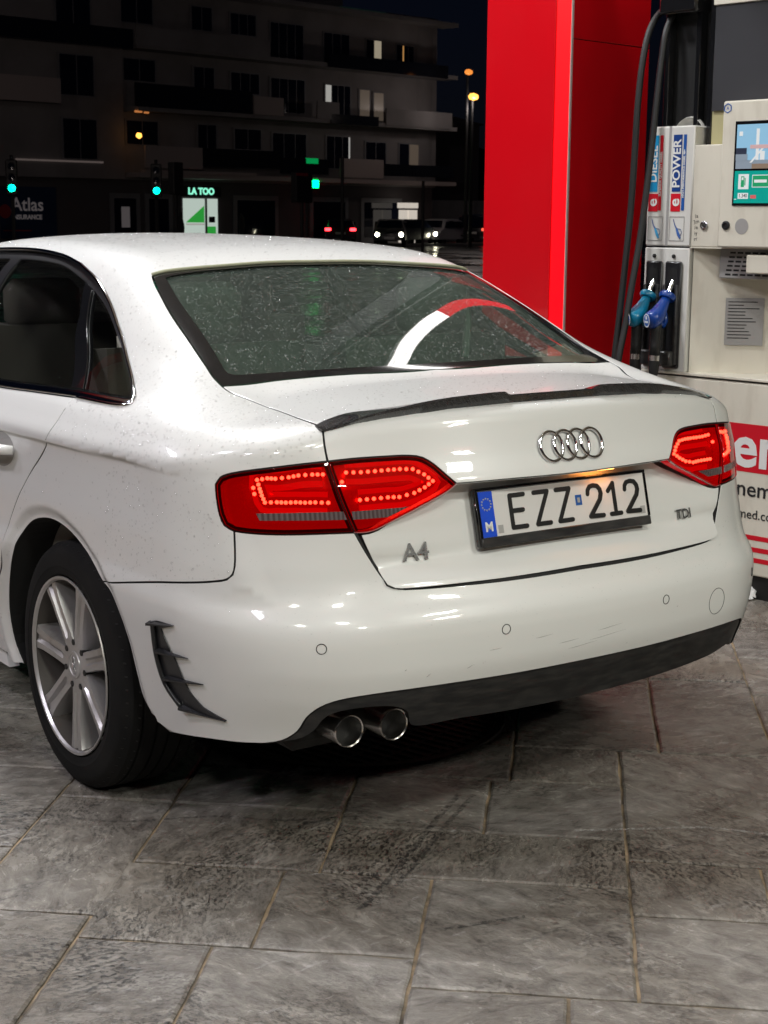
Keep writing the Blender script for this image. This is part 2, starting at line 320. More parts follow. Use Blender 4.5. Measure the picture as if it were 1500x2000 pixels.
def grad(P, FN, e=2e-3):
    n = np.stack([FN(P+np.eye(3)[i]*e)-FN(P-np.eye(3)[i]*e) for i in range(3)],1); return n/np.maximum(np.linalg.norm(n,axis=1,keepdims=True),1e-9)
def crspline(P, step):
    P = np.asarray(P, float)
    if len(P) == 2:
        n = max(1, int(round(np.linalg.norm(P[1]-P[0])/step))); t = np.linspace(0,1,n+1)[:,None]; return P[0]*(1-t)+P[1]*t
    Q = np.vstack([2*P[0]-P[1], P, 2*P[-1]-P[-2]]); out = []
    for i in range(1, len(Q)-2):
        p0,p1,p2,p3 = Q[i-1],Q[i],Q[i+1],Q[i+2]; a = .5
        t0 = 0; t1 = t0+max(np.linalg.norm(p1-p0),1e-6)**a; t2 = t1+max(np.linalg.norm(p2-p1),1e-6)**a; t3 = t2+max(np.linalg.norm(p3-p2),1e-6)**a
        n = max(1, int(round(np.linalg.norm(p2-p1)/step)))
        for t in np.linspace(t1, t2, n, endpoint=False):
            A1 = (t1-t)/(t1-t0)*p0+(t-t0)/(t1-t0)*p1; A2 = (t2-t)/(t2-t1)*p1+(t-t1)/(t2-t1)*p2; A3 = (t3-t)/(t3-t2)*p2+(t-t2)/(t3-t2)*p3
            B1 = (t2-t)/(t2-t0)*A1+(t-t0)/(t2-t0)*A2; B2 = (t3-t)/(t3-t1)*A2+(t-t1)/(t3-t1)*A3; out.append((t2-t)/(t2-t1)*B1+(t-t1)/(t2-t1)*B2)
    out.append(P[-1]); return np.array(out)
def inpoly(q, poly):
    x, y = q[:,0], q[:,1]; ins = np.zeros(len(q), bool); n = len(poly); j = n-1
    for i in range(n):
        xi, yi = poly[i]; xj, yj = poly[j]
        if yi != yj: ins ^= ((yi > y) != (yj > y)) & (x < (xj-xi)*(y-yi)/(yj-yi)+xi)
        j = i
    return ins
def segdist(q, A, B):
    best = np.full(len(q), 9.)
    for a, b in zip(A, B):
        d = b-a; L = d@d
        if L < 1e-14: continue
        t = np.clip(((q-a)@d)/L, 0, 1); best = np.minimum(best, np.hypot(*(q-a-t[:,None]*d).T))
    return best
def panel_geo(paths, chart, inset=.0024, step=.013, skirt=.014, offset=0., FN=None, seams=(), lines=(), holes=()):
    """paths: lists of 3d control points that join into a closed outline; returns verts, faces, normals of a panel lying on the master surface."""
    FN = FN or F
    poly = []
    for P in paths:
        c = crspline(chart_uv(P, chart), step); poly += [c[i] for i in range(len(c)-1)]
    poly = np.array(poly); keep = np.linalg.norm(poly-np.roll(poly,1,0),axis=1) > 1e-5; poly = poly[keep]
    area = .5*np.sum(poly[:,0]*np.roll(poly[:,1],-1)-poly[:,1]*np.roll(poly[:,0],-1))
    if area < 0: poly = poly[::-1].copy()
    seam_uv = [crspline(chart_uv(P, chart), step) for P in seams]
    if inset:
        e = np.roll(poly,-1,0)-poly; e /= np.linalg.norm(e,axis=1)[:,None]; nn = np.stack([-e[:,1], e[:,0]],1); m = nn+np.roll(nn,1,0); L = np.sum(m*m,1); m = m*(2/np.maximum(L,.8))[:,None]
        mv = m*inset
        if seam_uv:
            d = np.min([segdist(poly, s[:-1], s[1:]) for s in seam_uv],0); mv[d < 1e-4] = 0
        poly = poly+mv
    lo, hi = poly.min(0), poly.max(0); xs = np.arange(lo[0], hi[0], step); ys = np.arange(lo[1], hi[1], step*.87)
    g = np.array([(x+(step*.5 if j%2 else 0), y) for j, y in enumerate(ys) for x in xs])
    if len(g):
        g = g[inpoly(g, poly)]; g = g[segdist(g, poly, np.roll(poly,-1,0)) > step*.55]
    extra = []
    for P in lines:
        c = crspline(chart_uv(P, chart), step); ok = inpoly(c, poly) & (segdist(c, poly, np.roll(poly,-1,0)) > step*.3); c = c[ok]
        if len(c) and len(g): g = g[np.min(np.hypot(g[:,None,0]-c[None,:,0], g[:,None,1]-c[None,:,1]),1) > step*.6]
        extra.append(c)
    pts = [poly]+([g] if len(g) else [])+[c for c in extra if len(c)]
    allp = np.vstack(pts); n = len(poly); edges = [(i,(i+1)%n) for i in range(n)]
    hp = []
    for H in holes:
        h = np.vstack([crspline(chart_uv(P,chart),step)[:-1] for P in H]); h = h[np.linalg.norm(h-np.roll(h,1,0),axis=1) > 1e-5]; k0 = len(allp); allp = np.vstack([allp,h]); edges += [(k0+i,k0+(i+1)%len(h)) for i in range(len(h))]; hp.append(h)
    V2, _, T, *_r = delaunay_2d_cdt([Vector((p[0],p[1])) for p in allp], edges, [], 0, 1e-7)
    uv = np.array([(v.x,v.y) for v in V2]); T = np.array([t for t in T if len(t) == 3]); cen = uv[T].mean(1); T = T[inpoly(cen, poly)]
    for h in hp: T = T[~inpoly(uv[T].mean(1), h)]
    a = uv[T]; ar = np.abs((a[:,1,0]-a[:,0,0])*(a[:,2,1]-a[:,0,1])-(a[:,2,0]-a[:,0,0])*(a[:,1,1]-a[:,0,1])); T = T[ar > 1e-10]
    used = np.unique(T); rm = -np.ones(len(uv), int); rm[used] = np.arange(len(used)); uv = uv[used]; T = rm[T]
    P = chart_pos(uv, chart, FN); N = grad(P, FN)
    fn = np.cross(P[T[:,1]]-P[T[:,0]], P[T[:,2]]-P[T[:,0]]); fl = np.sum(fn*N[T[:,0]],1) < 0; T[fl] = T[fl][:,::-1]
    P = P+N*offset
    if not skirt: return P, T.tolist(), N
    cnt = {}
    for t in T:
        for i in range(3):
            k = (int(t[i]), int(t[(i+1)%3])); cnt[k] = cnt.get(k,0)+1
    bd = [k for k in cnt if (k[1],k[0]) not in cnt]
    if seam_uv:
        mids = np.array([(uv[a_]+uv[b_])/2 for a_, b_ in bd]); d = np.min([segdist(mids, s[:-1], s[1:]) for s in seam_uv],0); bd = [k for k, x in zip(bd, d) if x > 1e-3]
    out = {}
    for a_, b_ in bd:
        o = np.cross(P[b_]-P[a_], N[a_]); o /= max(np.linalg.norm(o),1e-9)
        for v in (a_, b_): out[v] = out.get(v, 0)+o
    vs = list(P); ns = list(N); fs = T.tolist(); i1 = {}; i2 = {}
    for v, o in out.items():
        o = o/max(np.linalg.norm(o),1e-9); r = min(.0014, skirt*.3)
        i1[v] = len(vs); vs.append(P[v]+o*r*.35-N[v]*r); q = o+N[v]*.35; ns.append(q/np.linalg.norm(q))
        i2[v] = len(vs); vs.append(P[v]+o*r*.2-N[v]*skirt); ns.append(o)
    for a_, b_ in bd: fs += [(b_, a_, i1[a_], i1[b_]), (i1[b_], i1[a_], i2[a_], i2[b_])]
    return np.array(vs), fs, np.array(ns)
SURF = {}
def panel(name, m, parent, *a, mirror=False, key=None, **k):
    vs, fs, ns = panel_geo(*a, **k)
    if key: SURF[key] = (vs, fs, ns)
    def dark(ob):  # blackens the inner panel edges to paint the gap shade
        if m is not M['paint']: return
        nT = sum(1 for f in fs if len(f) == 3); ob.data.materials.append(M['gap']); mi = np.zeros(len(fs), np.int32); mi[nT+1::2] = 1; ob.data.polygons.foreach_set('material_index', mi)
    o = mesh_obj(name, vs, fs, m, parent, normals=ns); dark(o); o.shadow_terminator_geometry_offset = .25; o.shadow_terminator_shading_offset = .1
    if mirror:
        o2 = mesh_obj(name, vs*np.array([-1,1,1]), [tuple(f[::-1]) for f in fs], m, parent, normals=ns*np.array([-1,1,1])); dark(o2); o2.shadow_terminator_geometry_offset = .25; o2.shadow_terminator_shading_offset = .1; return o, o2
    return o
def mir(P): return [(-x,y,z) for x,y,z in P]
def ribbon(name, m, parent, A, B, mirror=False):
    n = len(A); vs = np.vstack([A,B]); fs = [(i,i+1,n+i+1,n+i) for i in range(n-1)]
    o = mesh_obj(name, vs, fs, m, parent, smooth=True)
    if mirror: mesh_obj(name, vs*np.array([-1,1,1]), [f[::-1] for f in fs], m, parent, smooth=True)
    return o
def onF(P, chart, FN=None, off=0.):
    FN = FN or F; uv = chart_uv(P, chart); q = chart_pos(uv, chart, FN); return q+grad(q,FN)*off if off else q
def dense(P, chart, step=.013, FN=None, off=0.):
    uv = crspline(chart_uv(P, chart), step); q = chart_pos(uv, chart, FN or F); return q+grad(q, FN or F)*off if off else q
# body shape
def smax(a,b,k):
    h=np.maximum(k-np.abs(a-b),0)/k
    return np.maximum(a,b)+h*h*k*.25
def smin(a,b,k): return -smax(-a,-b,k)
def sstep(a,b,x):
    t=np.clip((x-a)/(b-a),0,1); return t*t*(3-2*t)
class PC:  # monotone-ish cubic (pchip)
    def __init__(s,pts):
        x=np.array([p[0] for p in pts],float); y=np.array([p[1] for p in pts],float)
        h=np.diff(x); d=np.diff(y)/h; m=np.zeros_like(x)
        for i in range(1,len(x)-1):
            if d[i-1]*d[i]>0:
                w1=2*h[i]+h[i-1]; w2=h[i]+2*h[i-1]; m[i]=(w1+w2)/(w1/d[i-1]+w2/d[i])
        m[0]=d[0]; m[-1]=d[-1]; s.x,s.y,s.h,s.m=x,y,h,m
        a=x[0]-.6; b=x[-1]+.6; s.tx=np.linspace(a,b,6000); s.ty=s.ev(s.tx)
    def __call__(s,q):
        return np.interp(q,s.tx,s.ty)
    def ev(s,q):
        i=np.clip(np.searchsorted(s.x,q)-1,0,len(s.h)-1); h=s.h[i]; t=(q-s.x[i])/h
        tc=np.clip(t,0,1); a,b=s.y[i],s.y[i+1]
        v=a*(2*tc**3-3*tc**2+1)+b*(3*tc**2-2*tc**3)+h*s.m[i]*(tc**3-2*tc**2+tc)+h*s.m[i+1]*(tc**3-tc**2)
        return v+np.where(t<0,t*h*s.m[0],0)+np.where(t>1,(t-1)*h*s.m[-1],0)
YC=PC([(.25,.07),(.34,.045),(.44,.005),(.50,-.009),(.56,-.012),(.595,-.008),(.615,.001),(.64,.017),(.67,.030),(.70,.0365),(.74,.0395),(.80,.043),(.888,.056),(.95,.083),(1.0,.10),(1.1,.13)])
YK=PC([(.25,.16),(.44,.18),(.60,.20),(.70,.25),(.80,.28),(.95,.29),(1.1,.28)])
# side section: dx relative to crease half-width, function of z relative to crease
WS=PC([(.2,-.06),(.30,-.04),(.40,-.022),(.50,-.006),(.58,.005),(.605,.006),(.63,.002),(.66,-.004),(.75,-.007),(.82,-.0090),(.87,-.0092),(.905,-.0090),(.925,-.012),(.97,-.040),(1.02,-.085),(1.08,-.17),(1.15,-.30)])
WU=PC([(.2,0),(.74,0),(.82,-.0050),(.87,-.0085),(.899,-.0090),(.907,-.0065),(.911,-.0012),(.916,0),(1.1,0)])
WY=PC([(-.1,.74),(.1,.798),(.3,.852),(.6,.891),(1.0,.905),(1.6,.913),(2.6,.913),(3.5,.90)])
ZC=PC([(0,.88),(.2,.886),(.33,.900),(.45,.914),(.64,.9165),(.85,.912),(1.4,.905),(3,.88)])
def crease_shift(y): return ZC(y)-.911
ARC_T=np.array([-0.3104, -0.1693, 0.0253, 0.3007, 0.5837, 0.8128, 1.0333, 1.2676, 1.4854, 1.7444, 2.0886, 2.3468, 2.4687, 2.7906, 3.0554, 3.2157, 3.2964, 3.316, 3.3193]); ARC_R=np.array([0.4184, 0.4317, 0.4216, 0.3927, 0.3758, 0.3786, 0.3749, 0.3602, 0.347, 0.3335, 0.3278, 0.3418, 0.3568, 0.351, 0.3446, 0.3537, 0.3867, 0.4367, 0.4869])
def arch_lip(y,z):
    th=np.arctan2(z-.36,y-1.0); th=np.where(th<-2.2,th+2*np.pi,th); r=np.hypot(y-1.0,z-.36)-np.interp(th,ARC_T,ARC_R)
    return .013*sstep(.040,.006,r)
def F_low(x,y,z):
    ax=np.abs(x)
    side=ax-(WY(y)+WS(z-crease_shift(y))+WU(z-crease_shift(y))*sstep(.36,.60,y)-.4*((z-.92)+np.sqrt((z-.92)**2+.0003))*sstep(.55,.15,y))
    side=side+arch_lip(y,z)+arch_lip(y-2.80,z)
    rear=(YC(z)+YK(z)*ax**2)-y
    rear=smax(rear,y-(4.69-.28*ax**2-1.2*(z-.55)**2),.12)
    deck=z-(1.055-.055*sstep(2.6,3.1,y)-.10*np.maximum(y-3.1,0)-.05*np.maximum(y-3.9,0)+.045*np.clip(y-.15,0,1)-.055*ax**2-.12*np.maximum(ax-.3,0)**2)
    f=smax(side,rear,.24+.04*sstep(.72,.62,z)-.15*sstep(.90,.99,z))
    f=smax(f,deck,.035)
    bot=(.2)-z
    return np.maximum(f,bot)
ZR=PC([(0.1,0.2),(0.35,0.8),(0.48,1.0),(0.56,1.05542),(0.62,1.087),(0.7,1.12793),(0.8,1.1772),(0.9,1.22437),(1.0,1.26944),(1.1,1.31241),(1.19,1.34929),(1.27,1.3765),(1.36,1.394),(1.5,1.4065),(1.75,1.416),(2.15,1.420),(2.45,1.405),(2.7,1.35),(3.45,1.0),(3.8,0.7),(4.1,0.2)])
def F_top(x,y,z):
    ax=np.abs(x)
    zz=np.maximum(z,1.0)
    roof=z-(ZR(y+.10*ax**2)-.07*ax**2-.10*ax**4)
    sideg=ax-(.775-.50*(zz-1.02)-.25*np.maximum(z-1.02,0)**2-.02*np.maximum(1.4-y,0)-.06*np.maximum(1.1-y,0))
    f=smax(roof*.9,sideg*.88,.10)
    return np.maximum(f,.75-z)
def F(P):
    x,y,z=P[...,0],P[...,1],P[...,2]
    a=F_low(x,y,z); b=F_top(x,y,z)
    k=.02+.10*sstep(.50,.72,np.abs(x))
    h=np.maximum(k-np.abs(a-b),0)/k
    return np.minimum(a,b)-h*h*k*.25

PATH = {
'win_side':[(-0.5340,1.1772,1.3202),(-0.5711,1.0443,1.2604),(-0.6007,0.8664,1.1800),(-0.6169,0.7368,1.1191),(-0.6263,0.6792,1.0945),(-0.6312,0.6253,1.0761)],
'win_bottom':[(-0.6312,0.6253,1.0761),(-0.4494,0.6271,1.0829),(-0.2518,0.6209,1.0865),(-0.0206,0.6173,1.0870)],
'win_top':[(-0.5340,1.1772,1.3202),(-0.5148,1.1757,1.3254),(-0.4054,1.1767,1.3362),(-0.2050,1.1879,1.3469),(-0.1020,1.1911,1.3494),(-0.0017,1.1914,1.3498)],
'deck_gap':[(-0.6312,0.6253,1.0761),(-0.6288,0.5902,1.0658),(-0.6061,0.5332,1.0506),(-0.5958,0.4386,1.0380),(-0.6002,0.3817,1.0348),(-0.6077,0.2931,1.0298),(-0.6015,0.2330,1.0212)],
'boot_side':[(-0.6015,0.2330,1.0212),(-0.6070,0.2183,1.0108),(-0.6126,0.2035,0.9847),(-0.6121,0.1919,0.9504)],
'lamp_top_out':[(-0.6121,0.1919,0.9504),(-0.6637,0.2149,0.9455),(-0.7119,0.2451,0.9387),(-0.7724,0.2966,0.9268),(-0.7923,0.3181,0.9198),(-0.8032,0.3309,0.9122),(-0.8115,0.3370,0.8973)],
'lamp_end':[(-0.8115,0.3370,0.8973),(-0.8130,0.3316,0.8696),(-0.8113,0.3206,0.8311),(-0.8065,0.3092,0.8095),(-0.7932,0.2896,0.7988)],
'lamp_bottom_out':[(-0.7932,0.2896,0.7988),(-0.7754,0.2693,0.7963),(-0.7269,0.2219,0.7950),(-0.6296,0.1586,0.7973),(-0.5772,0.1363,0.7976)],
'lamp_split':[(-0.6121,0.1919,0.9504),(-0.6080,0.1755,0.9154),(-0.6021,0.1589,0.8753),(-0.5906,0.1467,0.8362),(-0.5772,0.1363,0.7976)],
'lamp_top_in':[(-0.6121,0.1919,0.9504),(-0.5563,0.1744,0.9543),(-0.4913,0.1552,0.9560),(-0.4293,0.1385,0.9554),(-0.3993,0.1291,0.9495),(-0.3766,0.1171,0.9342),(-0.3561,0.1018,0.9124),(-0.3339,0.0887,0.8902)],
'lamp_bottom_in':[(-0.3339,0.0887,0.8902),(-0.3532,0.0896,0.8778),(-0.4325,0.1010,0.8433),(-0.4957,0.1138,0.8166),(-0.5299,0.1218,0.8017),(-0.5528,0.1282,0.7968),(-0.5772,0.1363,0.7976)],
'lip':[(-0.3339,0.0887,0.8902),(-0.1909,0.0673,0.8913),(-0.0099,0.0566,0.8904)],
'boot_lower':[(-0.5772,0.1362,0.7965),(-0.5519,0.1211,0.7457),(-0.5246,0.1046,0.6969),(-0.5126,0.0958,0.6796),(-0.4934,0.0875,0.6706),(-0.4557,0.0775,0.6671),(-0.3171,0.0516,0.6646),(-0.2127,0.0384,0.6638),(-0.0321,0.0289,0.6658)],
'fender_seam':[(-0.7932,0.2896,0.7988),(-0.7959,0.2826,0.7568),(-0.7996,0.2778,0.7236),(-0.8040,0.2795,0.7042),(-0.8125,0.2922,0.6913),(-0.8289,0.3229,0.6827),(-0.8814,0.5088,0.6515),(-0.8913,0.7584,0.6045)],
'arch_rear':[(-0.8903,0.7606,0.6039),(-0.8880,0.7210,0.5824),(-0.8718,0.6704,0.4807),(-0.8565,0.6567,0.3897),(-0.8461,0.6473,0.3338),(-0.8384,0.6180,0.3004),(-0.8318,0.5700,0.2842),(-0.8249,0.5207,0.2739)],
'arch_front':[(-0.8903,0.7606,0.6039),(-0.8847,0.8378,0.6448),(-0.8842,0.9424,0.6885),(-0.8856,1.0296,0.7057),(-0.8873,1.1075,0.7038),(-0.8897,1.1919,0.6820),(-0.8949,1.2603,0.6350),(-0.9021,1.3136,0.5671),(-0.8906,1.3751,0.4763),(-0.8742,1.4214,0.3707),(-0.8593,1.4255,0.2873),(-0.8481,1.3984,0.2322)],
'bumper_bottom':[(-0.8379,0.4954,0.2836),(-0.8185,0.3666,0.3031),(-0.7783,0.2731,0.3126),(-0.7529,0.2372,0.3169)],
'valance_top':[(-0.7529,0.2372,0.3169),(-0.7242,0.2029,0.3284),(-0.7015,0.1745,0.3537),(-0.6916,0.1517,0.3902),(-0.6715,0.1267,0.4169),(-0.6385,0.1011,0.4331),(-0.5613,0.0647,0.4443),(-0.4136,0.0339,0.4469),(-0.2237,0.0120,0.4469),(-0.0112,0.0027,0.4479)],
'valance_bottom':[(-0.7526,0.2377,0.3143),(-0.7166,0.1979,0.3224),(-0.6912,0.1740,0.3316),(-0.6709,0.1528,0.3517),(-0.6537,0.1273,0.3876),(-0.6068,0.0958,0.4041),(-0.5164,0.0669,0.4015),(-0.4776,0.0676,0.3823),(-0.4590,0.0789,0.3456),(-0.3308,0.0629,0.3420),(-0.1878,0.0514,0.3388),(0.0080,0.0460,0.3369)],
'door_gap':[(-0.8298,1.0473,1.0182),(-0.8644,1.0477,0.9759),(-0.8969,1.0740,0.9122),(-0.8968,1.1948,0.8014),(-0.9062,1.3098,0.6686),(-0.9096,1.3751,0.5365)],
'chrome_out':[(-0.8452,1.5021,1.0072),(-0.8375,1.2673,1.0148),(-0.8264,1.0517,1.0215),(-0.8090,0.7993,1.0240),(-0.7989,0.7749,1.0295),(-0.7791,0.7954,1.0437),(-0.7590,0.8384,1.0611),(-0.7108,0.9690,1.1204),(-0.6758,1.0860,1.1870),(-0.6409,1.2148,1.2487),(-0.6059,1.3678,1.3008),(-0.5726,1.5442,1.3373),(-0.5481,1.7280,1.3587),(-0.5341,2.0500,1.3700),(-0.5347,2.2581,1.3673)],
'glass_in':[(-0.8305,1.5383,1.0217),(-0.8230,1.3009,1.0286),(-0.8134,1.0800,1.0338),(-0.7945,0.8345,1.0358),(-0.7852,0.8307,1.0419),(-0.7690,0.8635,1.0555),(-0.7204,0.9908,1.1114),(-0.6853,1.1064,1.1754),(-0.6521,1.2300,1.2346),(-0.6234,1.3577,1.2806),(-0.5947,1.5174,1.3167),(-0.5749,1.6828,1.3378),(-0.5648,1.9770,1.3483),(-0.5686,2.1736,1.3451)],
'crease':[(-0.9010,1.3703,0.9046),(-0.8938,1.0885,0.9063),(-0.8898,0.8532,0.9107),(-0.8794,0.6534,0.9135),(-0.8646,0.4672,0.9125),(-0.8137,0.3401,0.8970)],
'dg_rear':[(-0.6118,1.4358,1.2970),(-0.6665,1.3572,1.2160),(-0.7032,1.3132,1.1518),(-0.8088,1.1093,1.0387)],
'qg_front':[(-0.6240,1.3663,1.2802),(-0.6917,1.2613,1.1699),(-0.8048,1.0452,1.0392)],
'qg_low':[(-0.8048,1.0452,1.0392),(-0.7896,0.8274,1.0387),(-0.7779,0.8285,1.0467)],
'qg_rear':[(-0.7779,0.8285,1.0467),(-0.7179,0.9811,1.1133),(-0.6837,1.1065,1.1780),(-0.6491,1.2393,1.2395),(-0.6240,1.3663,1.2802)],
'led_out':[(-0.7502,0.2689,0.9125),(-0.7320,0.2540,0.9169),(-0.7179,0.2422,0.9165),(-0.6930,0.2251,0.9202),(-0.6739,0.2141,0.9243),(-0.6464,0.1989,0.9264),(-0.6248,0.1881,0.9267),(-0.7488,0.2601,0.8947),(-0.7472,0.2539,0.8782),(-0.7433,0.2471,0.8631),(-0.7225,0.2292,0.8646),(-0.7066,0.2166,0.8642),(-0.6883,0.2037,0.8652),(-0.6706,0.1920,0.8644),(-0.6505,0.1804,0.8650),(-0.6248,0.1667,0.8638),(-0.7592,0.2712,0.8965),(-0.7594,0.2666,0.8810)],
'led_in':[(-0.5742,0.1696,0.9304),(-0.5416,0.1588,0.9298),(-0.5099,0.1496,0.9307),(-0.4796,0.1415,0.9319),(-0.4523,0.1344,0.9325),(-0.4226,0.1262,0.9311),(-0.3993,0.1143,0.9187),(-0.3827,0.1031,0.9027),(-0.4047,0.1031,0.8879),(-0.4311,0.1069,0.8766),(-0.4667,0.1146,0.8697),(-0.4928,0.1220,0.8703),(-0.5247,0.1310,0.8689),(-0.5560,0.1404,0.8677),(-0.5887,0.1652,0.9106)],
'sensor':[(-0.6817,0.1088,0.5556),(-0.2532,0.0004,0.5609)],
'tow':[(0.4661,0.0303,0.5213)],
'ring':[(-0.0018,0.0846,0.9543)],
'reverse':[(-0.7564,0.2555,0.8395),(-0.5980,0.1510,0.8438),(-0.5921,0.1458,0.8262),(-0.7518,0.2485,0.8244)],
'reverse_in':[(-0.5814,0.1444,0.8432),(-0.4548,0.1072,0.8469),(-0.5049,0.1178,0.8272),(-0.5791,0.1407,0.8257)],
'vent':[(-0.8859,0.5117,0.5571),(-0.8852,0.4973,0.5638),(-0.8759,0.4217,0.5672),(-0.8806,0.4737,0.5502),(-0.8763,0.4651,0.5298),(-0.8646,0.4342,0.4808),(-0.8489,0.3995,0.4142),(-0.8349,0.3631,0.3838),(-0.8088,0.3041,0.3638),(-0.8463,0.4357,0.3688),(-0.8600,0.4838,0.4127),(-0.8727,0.5026,0.4777)],
'handle':[(-0.8950,1.3886,0.8768),(-0.8940,1.3177,0.8798),(-0.8945,1.3116,0.8556),(-0.8939,1.2703,0.8553),(-0.8961,1.2712,0.8265),(-0.8994,1.3125,0.7934),(-0.9043,1.3776,0.7524)],
'spoiler_base':[(-0.6013,0.2251,1.0175),(-0.5328,0.2037,1.0294),(-0.4484,0.1857,1.0394),(-0.3674,0.1722,1.0459),(-0.1809,0.1591,1.0536),(-0.0800,0.1530,1.0545),(0.0000,0.1500,1.0550)],
'badge_a4':[(-0.4353,0.0915,0.7418)],
'badge_tdi':[(0.4173,0.0875,0.7419)],
'fin':[(-0.8726,0.4944,0.4944),(-0.8577,0.3826,0.4981),(-0.8620,0.4792,0.4302),(-0.8412,0.3449,0.4438)],
}
SPH = ('sph', (0,1.2,.6)); SIDE = ('side',); TOP = ('top',); SPHF = ('sphf', (0,3.7,.5)); SPHW = ('sph', (0,1.9,.7))
def ctr(P): P = [tuple(p) for p in P]; P[-1] = (0., P[-1][1], P[-1][2]); return P
for _k in ('win_bottom','win_top','lip','boot_lower','valance_top','valance_bottom'): PATH[_k] = ctr(PATH[_k])
def sym(halves):   # left half outline from centre line to centre line -> full outline
    return [list(h) for h in halves]+[mir(h)[::-1] for h in halves[::-1]]
rev = lambda P: list(P)[::-1]
def F_boot(P):
    x, y, z = P[...,0], P[...,1], P[...,2]
    k = sstep(.735,.668,z)
    return (.118+.26*(z-.808)+.055*x*x-.050*k+.13*x*x*sstep(.76,.665,z))-y
def build_car():
    car = empty('saloon_car', (0,0,0), 0, 'white four-door saloon car with raindrops and a black boot spoiler, seen from behind', 'car')
    P = PATH; paint = M['paint']
    co = P['chrome_out']                                   # side window outline: belt line, rear corner, arch, roof rail
    belt_r = co[2]
    chrome_rear = [co[2]]+co[3:12]                         # belt corner .. up the C pillar to the roof rail
    rail_join = co[11]; wcor = P['win_side'][0]
    seam = [tuple(q) for q in dense([rail_join, wcor], SPH, .02)]
    # --- body side behind the rear door, C pillar included
    door_low = [P['arch_front'][-1], (-.86,1.47,.228)]
    door_edge = [(-.86,1.47,.228),(-.878,1.485,.33),(-.895,1.455,.43)]+rev(P['door_gap'])[:-1]+[belt_r]
    panel('quarter_panel', paint, car, [P['win_side'],P['deck_gap'],P['boot_side'],P['lamp_top_out'],P['lamp_end'],P['fender_seam'],P['arch_front'],door_low,door_edge,chrome_rear,seam],
          SPH, mirror=True, seams=[seam], lines=[[(-.9,y,float(ZC(y))+d) for y in np.arange(.44,1.5,.01)] for d in (-.012,-.0045,.0,.0042)], key='quarter', skirt=.007, step=.0095)
    # --- roof
    rail = [co[11],co[12],co[13],(-.53,2.45,1.35),(-.545,2.62,1.32)]
    scr_top = [(-.545,2.62,1.32),(-.3,2.70,1.35),(0,2.73,1.36)]
    panel('roof', paint, car, sym([rev(P['win_top']),rev(seam),rail,scr_top]), TOP, seams=[seam,mir(seam)], step=.016, key='roof', skirt=.02)
    # --- boot lid: deck, upper face, recessed lower panel, ledge between them
    panel('boot_lid', paint, car, sym([rev(P['win_bottom']),P['deck_gap'],P['boot_side'],P['lamp_top_in'],P['lip']]), SPH, key='boot', skirt=.016)
    lb = sym([rev(P['lip']),P['lamp_bottom_in'],P['boot_lower']])
    lbB = [[(p[0],0.11,p[2]) for p in h] for h in lb]
    lbB = [list(map(tuple, onF(h, SPH, F_boot))) for h in lbB]
    panel('boot_lower_panel', paint, car, lbB, SPH, FN=F_boot, key='boot_low', skirt=.02, inset=.0022)
    le = np.vstack([dense(rev(P['lip']),SPH,.013)[:-1], dense(P['lamp_bottom_in'],SPH,.013)]); leB = le.copy(); leB[:,1] = F_boot(le*np.array([1,0,1]))+.012
    ribbon('boot_ledge', paint, car, le-np.array([0,0,.001]), leB, mirror=True)
    # --- bumper and valance
    panel('rear_bumper', paint, car, sym([rev(P['boot_lower']),rev(P['lamp_bottom_out']),P['fender_seam'],P['arch_rear'],P['bumper_bottom'],P['valance_top']]), SPH, key='bumper', skirt=.012)
    val_low = rev(P['valance_bottom']); plain = [P['valance_bottom'][-1],(-.1878,.0514,.3388),(-.36,.065,.343),(-.50,.09,.352),(-.60,.12,.362),(-.68,.17,.345),(-.72,.205,.326),P['valance_bottom'][0]]
    val = [rev(P['valance_top']), [P['valance_top'][0],P['valance_bottom'][0]], rev(val_low), mir(plain), mir([P['valance_bottom'][0],P['valance_top'][0]]), mir(P['valance_top'])]
    panel('rear_valance', M['plastic'], car, val, SPH, offset=-.006, skirt=.06, key='valance')
    groove = dense(P['valance_top'],SPH,.015,off=-.012)
    # --- rear window: frit border, seal, glass
    wo = sym([rev(P['win_top']),P['win_side'],rev(rev(P['win_bottom']))])
    wo = [rev(P['win_top']),P['win_side'],P['win_bottom'],mir(rev(P['win_bottom'])),mir(rev(P['win_side'])),mir(P['win_top'])]
    vs, fs, ns = panel_geo(wo, SPHW, inset=.003, skirt=0, offset=-.007, step=.02)
    # frit band: outline to inner outline, as a strip of quads lying on the glass
    gp = np.vstack([crspline(chart_uv(h,SPHW),.02)[:-1] for h in wo]); e = np.roll(gp,-1,0)-gp; e /= np.maximum(np.linalg.norm(e,axis=1),1e-9)[:,None]
    ar = np.sum(gp[:,0]*np.roll(gp[:,1],-1)-gp[:,1]*np.roll(gp[:,0],-1)); s_ = 1 if ar > 0 else -1
    nn = np.stack([-e[:,1],e[:,0]],1)*s_; m_ = nn+np.roll(nn,1,0); m_ = m_*(2/np.maximum(np.sum(m_*m_,1),.9))[:,None]
    Q = chart_pos(gp,SPHW,F); wid = np.where(np.abs(Q[:,0]) > .50, .036, .018); wid = np.where(Q[:,2] < 1.11, np.maximum(wid*.6,.017), wid)
    # smooth the width along the loop so the corners round off
    for _ in range(14): wid = (np.roll(wid,1)+2*wid+np.roll(wid,-1))/4
    inner = gp+m_*wid[:,None]
    for _ in range(3): inner = (np.roll(inner,1,0)+2*inner+np.roll(inner,-1,0))/4
    A0 = chart_pos(gp+m_*.002,SPHW,F); A1 = chart_pos(inner,SPHW,F); nA = grad(A0,F); nB = grad(A1,F); k = len(gp)
